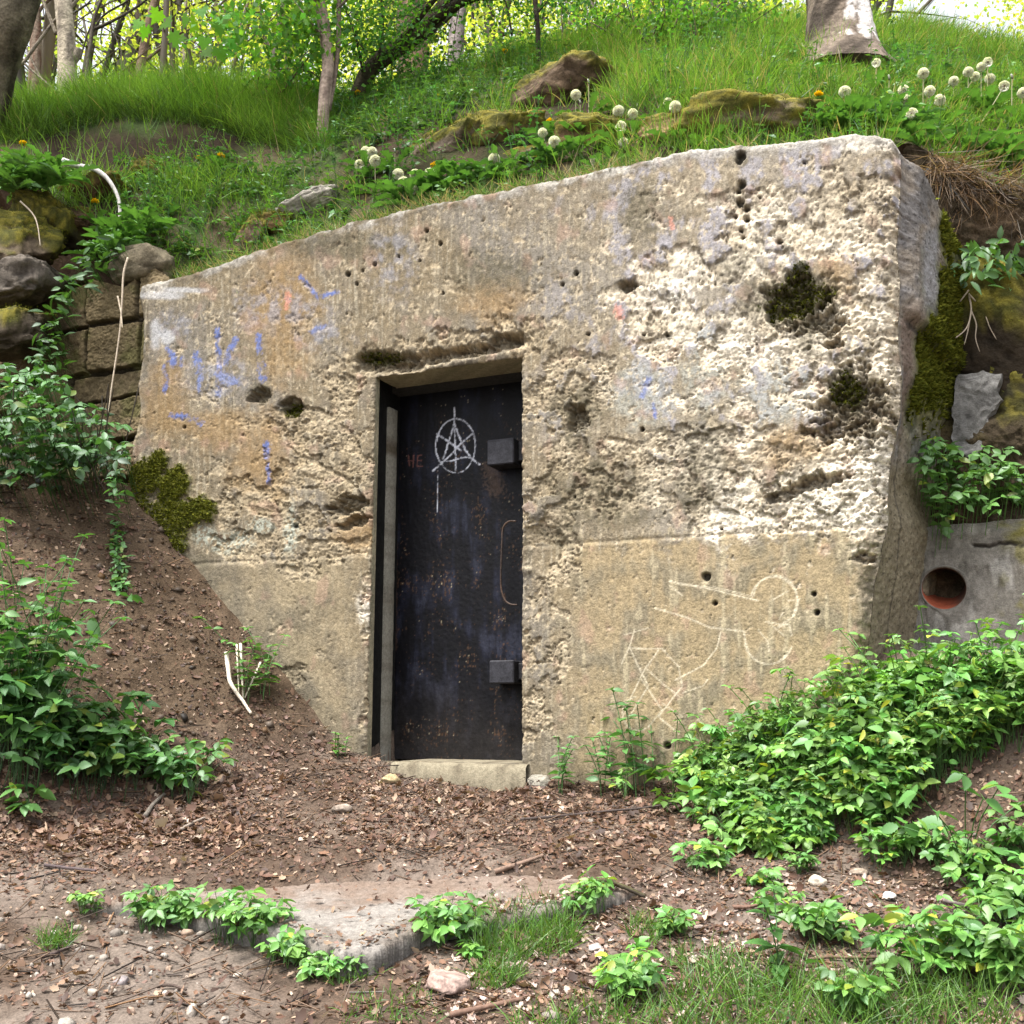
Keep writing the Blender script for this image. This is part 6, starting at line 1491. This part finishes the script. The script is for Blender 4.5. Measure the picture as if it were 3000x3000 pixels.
# ================================================================ trees
BK1, BK2 = np.array([.20, .165, .125]), np.array([.075, .06, .045])
def tree(label, trunk, Y, wpx, limbs=(), c1=BK1, c2=BK2, name="tree", sides=14, wob=.18, crown=None, leafs=None, lcol=(.10, .22, .03), lsize=(.03, .05), seed=1, n=40, cat="tree"):
    """trunk / limbs are pixel paths read off the photograph, set at distance Y and given real thickness"""
    pts = np.array(trunk, float)
    Pt = at(pts[:, 0], pts[:, 1], Y if len(pts[0]) < 3 else pts[:, 2]); base = Pt[0]
    root = empty(name, base); tag(root, label, cat)
    sc_ = lambda P: np.linalg.norm(P - [0, 0, EYE], axis=-1) / F
    if wpx[0] < 60: Pt[0] = Pt[0] - [0, 0, .25]
    Pt = smooth_path(Pt, n); r = np.interp(np.linspace(0, 1, n), np.linspace(0, 1, len(wpx)), wpx) / 2 * sc_(Pt)
    mb = MB(); tube(mb, Pt - base, r, sides, c1, wob=wob, seed=seed, c2=c2); mb.build("trunk", [M_BARK], root)
    tips = [Pt[-1]]
    for path, w in limbs:
        q = np.array(path, float); Q = at(q[:, 0], q[:, 1], Y if q.shape[1] < 3 else q[:, 2]); Q = smooth_path(Q, 24)
        mb = MB(); tube(mb, Q - base, np.linspace(w[0], w[1], 24) / 2 * sc_(Q), 8, c1 * .6, wob=.15, seed=seed + len(path), c2=c2 * .8); mb.build("limb", [M_BARK], root); tips += list(Q[8::3])
    if leafs is not None:
        mb = MB(); k = len(leafs)
        if name == 'hawthorn_tree': twigs(mb, base, np.array(tips), .005, (.06, .05, .04), 46, .55)
        X, Y_, Z = frames(rv(k) + np.array([0, 0, -.15]), UP + .9 * rng.normal(size=(k, 3))); L = rng.uniform(*lsize, (k, 1))
        mb.inst(LEAF, LEAF_F, leafs - base, X * L * .72, Y_ * L, Z * L, tint(lcol, k, .3, .18)); mb.build("crown", [M_CANOPY], root, False)
    return root, np.array(tips)
def leafcloud(n, boxes):
    """clustered leaf positions: boxes = (px0, px1, py0, py1, Y0, Y1, weight)"""
    out = []; wt = np.array([b[6] for b in boxes], float); cnts = (n * wt / wt.sum()).astype(int)
    for b, m in zip(boxes, cnts):
        k = max(m // 22, 1); cx, cy = rng.uniform(b[0], b[1], k), rng.uniform(b[2], b[3], k); cc = at(cx, cy, rng.uniform(b[4], b[5], k))
        idx = rng.integers(0, k, m); e = 0.11 * rng.normal(size=(m, 3)) * np.array([1.5, 1.5, .55]); out.append(cc[idx] + e)
    return np.concatenate(out)
def twigs(mb, base, P, r, colr, m, length=.5):
    for i in range(m):
        p = P[rng.integers(len(P))]; d = unit(rng.normal(size=3) * [1, .7, .6] + [0, 0, .1]); q = [p]
        for s in range(4): d = unit(d + .35 * rng.normal(size=3)); q.append(q[-1] + d * length / 4 * random.uniform(.6, 1.3))
        tube(mb, smooth_path(q, 8) - base, np.linspace(r, r * .3, 8), 4, colr, cap=False)

tree("big leaning mottled trunk cut by the upper left corner", [(-75, 430, 7.6), (-50, 330, 7.6), (-18, 180, 7.5), (25, 60, 7.4), (62, -40, 7.4), (130, -300, 7.3)], 7.5, [110, 112, 112, 108, 105, 90], c1=np.array([.17, .145, .105]), c2=np.array([.05, .042, .03]), seed=3, sides=18, lsize=(.06, .10), lcol=(.10, .22, .03),
     leafs=np.stack([rng.uniform(-5.2, -1.3, 5200), rng.uniform(4.6, 8.4, 5200), 8.3 + 2.2 * rng.random(5200) + .15 * rng.normal(size=5200)], -1))  # leaf crown out of view, added to shade the left side
tree("slim brown trunk beside the leaning one, upper left", [(95, 320), (100, 200), (98, 90), (92, 0), (90, -300)], 12.5, [34, 28, 27, 26, 20], [([(98, 110), (130, 60), (200, 10), (260, -60)], (9, 5))], c1=np.array([.22, .17, .13]), c2=np.array([.12, .07, .05]), seed=4)
tree("pale trunk with forking limbs and a broken stub, upper left", [(196, 310), (192, 260), (188, 160), (182, 80), (176, 0), (168, -300)], 11.0, [52, 48, 44, 42, 42, 30],
     [([(200, 250), (218, 225), (228, 205)], (26, 22)), ([(168, 60), (135, 20), (110, -30)], (16, 10)), ([(192, 95), (235, 40), (268, -20)], (10, 7)), ([(190, 110), (200, 30), (212, -40)], (14, 10)), ([(60, 250), (110, 180), (160, 115), (230, 50), (275, -20)], (9, 6)), ([(30, 210), (80, 260), (150, 320)], (6, 6)), ([(50, 150), (90, 240), (120, 300)], (5, 4)), ([(160, 160), (120, 60), (95, 0)], (10, 6))], c1=np.array([.36, .31, .24]), c2=np.array([.13, .11, .09]), seed=5)
tree("thin dark sapling standing in the grass mound, upper left", [(248, 300), (256, 230), (266, 150), (278, 100), (300, 40), (312, -40), (330, -200)], 10.0, [12, 11, 10, 8, 7, 6, 4], [([(264, 165), (300, 110), (380, 60), (440, -10)], (6, 4)), ([(275, 150), (320, 130), (390, 90), (430, 60)], (9, 5)), ([(230, 240), (250, 170), (270, 120)], (5, 3))], c1=np.array([.10, .085, .07]), c2=np.array([.06, .05, .04]), name="sapling", seed=6, sides=8)
tree("leaning reddish trunk beyond the grass mound, left of centre", [(402, 260), (415, 210), (430, 130), (455, 40), (475, -40), (510, -300)], 13.5, [24, 23, 22, 20, 20, 14], [([(412, 235), (470, 190), (520, 150), (565, 130)], (9, 4)), ([(425, 150), (400, 90), (405, 20)], (6, 3))], c1=np.array([.22, .16, .12]), c2=np.array([.12, .085, .06]), seed=7)
tree("thin pale trunk behind the grass, left of the double stem", [(535, 260), (538, 200), (540, 120), (545, -60)], 16.0, [12, 11, 10, 7], [([(536, 200), (490, 170), (450, 185)], (5, 3)), ([(538, 190), (590, 200), (640, 230)], (4, 2))], c1=np.array([.42, .36, .30]), c2=np.array([.25, .2, .16]), name="sapling", seed=8, sides=8)
tree("pale pinkish double-stemmed tree rising from the bank, left of centre", [(940, 440, 7.1), (950, 360, 7.1), (958, 290, 7.1), (950, 200, 7.1), (935, 110, 7.1), (910, 40, 7.1), (898, -30, 7.1), (880, -300, 7.2)], 7.1, [28, 34, 34, 33, 32, 30, 28, 20],
     [([(958, 420, 7.1), (975, 330, 7.15), (988, 220, 7.15), (990, 100, 7.15), (985, 0, 7.15), (985, -150, 7.2)], (16, 11)), ([(935, 110, 7.1), (880, 60, 7.0), (800, 20, 6.9), (740, -10, 6.9)], (10, 5)), ([(950, 215, 7.1), (900, 150, 7.0), (860, 100, 7.0)], (7, 3)), ([(985, 120, 7.1), (1040, 60, 7.0), (1080, -20, 7.0)], (8, 5))],
     c1=np.array([.36, .28, .23]), c2=np.array([.16, .12, .10]), seed=9, leafs=leafcloud(2600, [(700, 1060, -260, 110, 6.7, 7.8, 3), (840, 960, 100, 260, 6.9, 7.4, 1.4), (640, 900, 120, 220, 7, 7.8, 1.2)]), lsize=(.035, .065), lcol=(.10, .235, .03))
rt, tp = tree("dark leaning hawthorn with a long bare branch reaching right, top centre", [(1030, 330, 7.7), (1075, 300, 7.7), (1165, 225, 7.7), (1260, 155, 7.7), (1330, 80, 7.7), (1375, 0, 7.7), (1400, -80, 7.7), (1460, -300, 7.8)], 7.7, [36, 44, 48, 52, 56, 54, 50, 36],
     [([(1262, 152, 7.6), (1330, 105, 7.5), (1390, 80, 7.4), (1470, 68, 7.3), (1560, 62, 7.2), (1640, 40, 7.2), (1720, 5, 7.1), (1790, -50, 7.1)], (30, 12)), ([(1170, 215, 7.65), (1235, 130, 7.5), (1300, 60, 7.4), (1370, 20, 7.4)], (20, 8)), ([(1290, 120, 7.6), (1340, 60, 7.5), (1400, 20, 7.4), (1460, -40, 7.4)], (16, 8)),
      ([(1100, 280, 7.6), (1120, 180, 7.5), (1115, 60, 7.5), (1140, -40, 7.4)], (8, 5)), ([(1060, 300, 7.6), (1040, 200, 7.5), (1010, 120, 7.4)], (7, 4)), ([(1470, 68, 7.3), (1500, 20, 7.2), (1510, -40, 7.2)], (8, 5))],
     c1=np.array([.095, .075, .055]), c2=np.array([.045, .04, .028]), name="hawthorn_tree", seed=10,
     leafs=leafcloud(11500, [(980, 1300, -200, 240, 7.0, 8.0, 3.0), (1250, 1760, -250, 60, 6.9, 7.9, 3.4), (1380, 1720, 60, 150, 7.2, 8.2, .5), (1020, 1200, 180, 310, 7.3, 8.0, 1.0)]), lsize=(.022, .045), lcol=(.075, .19, .026))
tree("straight brown trunk behind the leaning hawthorn, top centre", [(1215, 330), (1212, 250), (1208, 150), (1205, 60), (1210, -40), (1215, -300)], 8.8, [100, 88, 80, 76, 74, 60], c1=np.array([.19, .125, .085]), c2=np.array([.09, .06, .05]), seed=11)
tree("grey trunk close behind the hawthorn's crown, top centre", [(1330, 260), (1338, 150), (1345, 60), (1350, -40), (1350, -300)], 10.5, [46, 42, 40, 38, 30], c1=np.array([.25, .21, .20]), c2=np.array([.12, .10, .10]), seed=12)
tree("dark upright sapling right of the leaning hawthorn", [(1580, 230), (1576, 180), (1570, 110), (1565, 50), (1558, -20), (1540, -200)], 7.6, [13, 13, 14, 14, 12, 8], [([(1500, 190), (1488, 120), (1470, 60), (1440, -10)], (6, 3)), ([(1572, 130), (1610, 80), (1640, 20)], (5, 3))], c1=np.array([.07, .055, .045]), c2=np.array([.04, .03, .03]), name="sapling", seed=13, sides=8)
YB = float(H(2465, 178)[1])
rb_, _x = tree("stout birch with flared dark foot and white bark patch, top right", [(2466, 262, YB), (2465, 215, YB), (2464, 178, YB), (2462, 150, YB), (2459, 100, YB), (2456, 40, YB), (2454, -20, YB), (2450, -320, YB)], 7.2, [330, 275, 222, 196, 174, 160, 154, 130], c1=np.array([.15, .12, .095]), c2=np.array([.05, .04, .032]), name="birch_tree", seed=14, sides=64, wob=.14, n=90)
trk = [c_ for c_ in rb_.children if c_.name.startswith("trunk")][0]
me = trk.data; V = np.empty(len(me.vertices) * 3); me.vertices.foreach_get("co", V); V = V.reshape(-1, 3); wv = V + np.array(rb_.location)
qx, qy = project(wv); at_ = me.color_attributes["Col"]; Cc = np.empty(len(V) * 4); at_.data.foreach_get("color", Cc); Cc = Cc.reshape(-1, 4)
ang = np.arctan2(V[:, 0] - V[:, 0].mean(), -(V[:, 1] - V[:, 1].mean()))
vn = fbm(ang * 3, V[:, 2] * 5, 4, 301); vn2 = fbm(ang * 9, V[:, 2] * 9, 3, 302)
wh = sstep(-.12, .10, ang + .9 * vn + .1 * vn2) * sstep(1.15, .95, ang + .5 * vn2) * sstep(.20, .30, V[:, 2] + .15 * vn2) * sstep(-.1, 0.1, vn2 + .25)
Cc[:, :3] = mix(Cc[:, :3], np.array([.62, .58, .56]), .9 * wh); at_.data.foreach_set("color", Cc.ravel())
# sycamore spray hanging in at the top left
rs, _x = tree("sycamore branch with large bright leaves hanging in, top left", [(690, -160), (660, -60), (640, 10), (628, 50)], 7.4, [14, 11, 8, 5], [([(650, -20), (600, 30), (560, 60), (520, 75)], (6, 3)), ([(640, 10), (668, 60), (680, 95)], (6, 3)), ([(628, 50), (600, 90), (610, 110)], (5, 3))], c1=np.array([.08, .06, .05]), c2=np.array([.05, .04, .03]), name="sycamore_branch", cat="tree branch", sides=6, seed=15)
sp_ = np.array([(575, 55), (600, 100), (635, 130), (600, 140), (660, 110), (685, 60), (550, 40), (530, 95), (480, 60), (440, 40), (415, 55), (470, 25), (505, 85), (690, 30), (640, 60), (590, 20), (430, 70), (655, 40), (700, 90), (560, 110), (845, 60), (880, 45), (830, 20)])
k = len(sp_); P = at(sp_[:, 0], sp_[:, 1], 7.4 + .25 * rng.normal(size=k)); mb = MB()
X, Y_, Z = frames(np.stack([.6 * rng.normal(size=k), .5 * rng.normal(size=k), -np.ones(k)], -1), np.array([0, -1, .5]) + .5 * rng.normal(size=(k, 3))); L = rng.uniform(.10, .15, (k, 1))
mb.inst(MAPLE, MAPLE_F, P - np.array(rs.location), X * L, Y_ * L, Z * L, tint([.12, .30, .025], k, .25)); mb.build("foliage", [M_CANOPY], rs, False)["kind"] = "stuff"

# brush of thin branches right of the hawthorn
def brush(label, box, m, lf, Y, seed, base):
    root = empty("bush", at(base[0], base[1], Y)); tag(root, label, "bush"); b0 = np.array(root.location); mb = MB(); tips = []
    for i in range(m):
        p0 = b0 + np.array([random.uniform(-.5, .5), random.uniform(-.3, .3), -.1]); p1 = at(random.uniform(box[0], box[1]), random.uniform(box[2], box[3]), Y + random.uniform(-.4, .4))
        q = smooth_path([p0, p0 * .5 + p1 * .5 + .12 * rng.normal(size=3), p1], 12); tips += list(q[4:]); tube(mb, q - b0, np.linspace(.008, .002, 12), 5, (.09, .07, .05), cap=False)
    mb.build("branch", [M_BARK], root)
    tips = np.array(tips); P = tips[rng.integers(0, len(tips), lf)] + .10 * rng.normal(size=(lf, 3)); mb = MB()
    X, Y_, Z = frames(rv(lf), UP + .7 * rng.normal(size=(lf, 3))); L = rng.uniform(.03, .06, (lf, 1)); mb.inst(LEAF, LEAF_F, P - b0, X * L * .7, Y_ * L, Z * L, tint([.085, .20, .028], lf, .3, .15)); mb.build("foliage", [M_CANOPY], root, False)
brush("leafy green bush above the bare soil, right of top centre", (1800, 2300, -120, 130), 26, 2600, 8.3, 1, (1990, 180))
brush("twiggy bush with sparse leaves between sapling and leafy bush", (1620, 1900, -120, 120), 24, 900, 8.6, 2, (1760, 190))
brush("small dark bush on the grass mound beside the double-stemmed tree", (720, 940, 130, 240), 16, 900, 8.0, 3, (830, 290))

# the wood beyond: one mass of spring leaves
mb = MB(); N_ = 210000
nc = 3600
cy_ = 13.5 + 26 * rng.random(nc) ** 1.3; cx_ = rng.uniform(-.62, .62, nc) * cy_
el = rng.uniform(.30, .95, nc); cz = EYE + cy_ * el
okc = cz > hill(cx_, cy_) + .4
cen = np.stack([cx_, cy_, cz], -1)[okc]; rad = (.35 + .9 * rng.random(len(cen))) * cen[:, 1] / 20
qx, qy = project(cen); dens = fbm(cen[:, 0] / cen[:, 1] * 6, cen[:, 2] / cen[:, 1] * 6, 3, 311)
kp = (dens > np.where(qx < 900, -.16, np.where(qx > 2560, .22, -.25)))
cen, rad = cen[kp], rad[kp]
idx = rng.integers(0, len(cen), N_); P = cen[idx] + rng.normal(size=(N_, 3)) * rad[idx][:, None] * [.6, .6, .42]
X, Y_, Z = frames(rv(N_), UP + .8 * rng.normal(size=(N_, 3))); L = rng.uniform(.06, .125, (N_, 1)) * (P[:, 1:2] / 20) ** .7
tone = rng.random(len(cen))[idx][:, None]
lc = (np.array([.26, .40, .05]) * (1 - tone) + np.array([.55, .58, .10]) * tone) * rng.uniform(.75, 1.25, (N_, 1))
mb.inst(DIAM, DIAM_F, P, X * L * .7, Y_ * L, Z * L, lc)
for i in range(95):
    y_ = random.uniform(13, 27); x_ = random.uniform(-.52, .30) * y_; z_ = float(hill(np.array([x_]), np.array([y_]))[0]); q = [np.array([x_, y_, z_ - .2])]; d = np.array([.12 * random.gauss(0, 1), .1 * random.gauss(0, 1), 1.0])
    for s in range(6): d = unit(d + .09 * rng.normal(size=3)); q.append(q[-1] + d * 1.7)
    P = smooth_path(q, 16); r0 = random.choice((.05, .07, .10, .16)); cb = np.array([.17, .14, .11]) * random.uniform(.45, 1.4); tube(mb, P, np.linspace(r0, r0 * .45, 16), 7, cb, cap=False)
    for s in range(9):
        p = P[random.randint(3, 14)]; d = unit(np.array([random.gauss(0, 1), random.gauss(0, .7), .7])); q = [p]
        for t in range(4): d = unit(d + .25 * rng.normal(size=3)); q.append(q[-1] + d * .55)
        tube(mb, smooth_path(q, 8), np.linspace(r0 * .3, .006, 8), 4, cb * .8, cap=False)
for i in range(520):
    p = cen[rng.integers(len(cen))]; d = unit(rng.normal(size=3) * [1, .6, .5] + [0, 0, .5]); q = [p - d * 1.2]
    for s in range(4): d = unit(d + .22 * rng.normal(size=3)); q.append(q[-1] + d * .7 * p[1] / 20)
    tube(mb, smooth_path(q, 7), np.linspace(.018, .004, 7) * p[1] / 20, 4, (.12, .10, .08), cap=False)
o = mb.build("woodland", [M_CANOPY], None, False); tag(o, "sunlit yellow-green spring wood filling the background behind the hill", "wood", kind="stuff")
scene.render.resolution_x = scene.render.resolution_y = 1024
scene.cycles.max_bounces = 6
scene.cycles.diffuse_bounces = 4
scene.cycles.transmission_bounces = 4
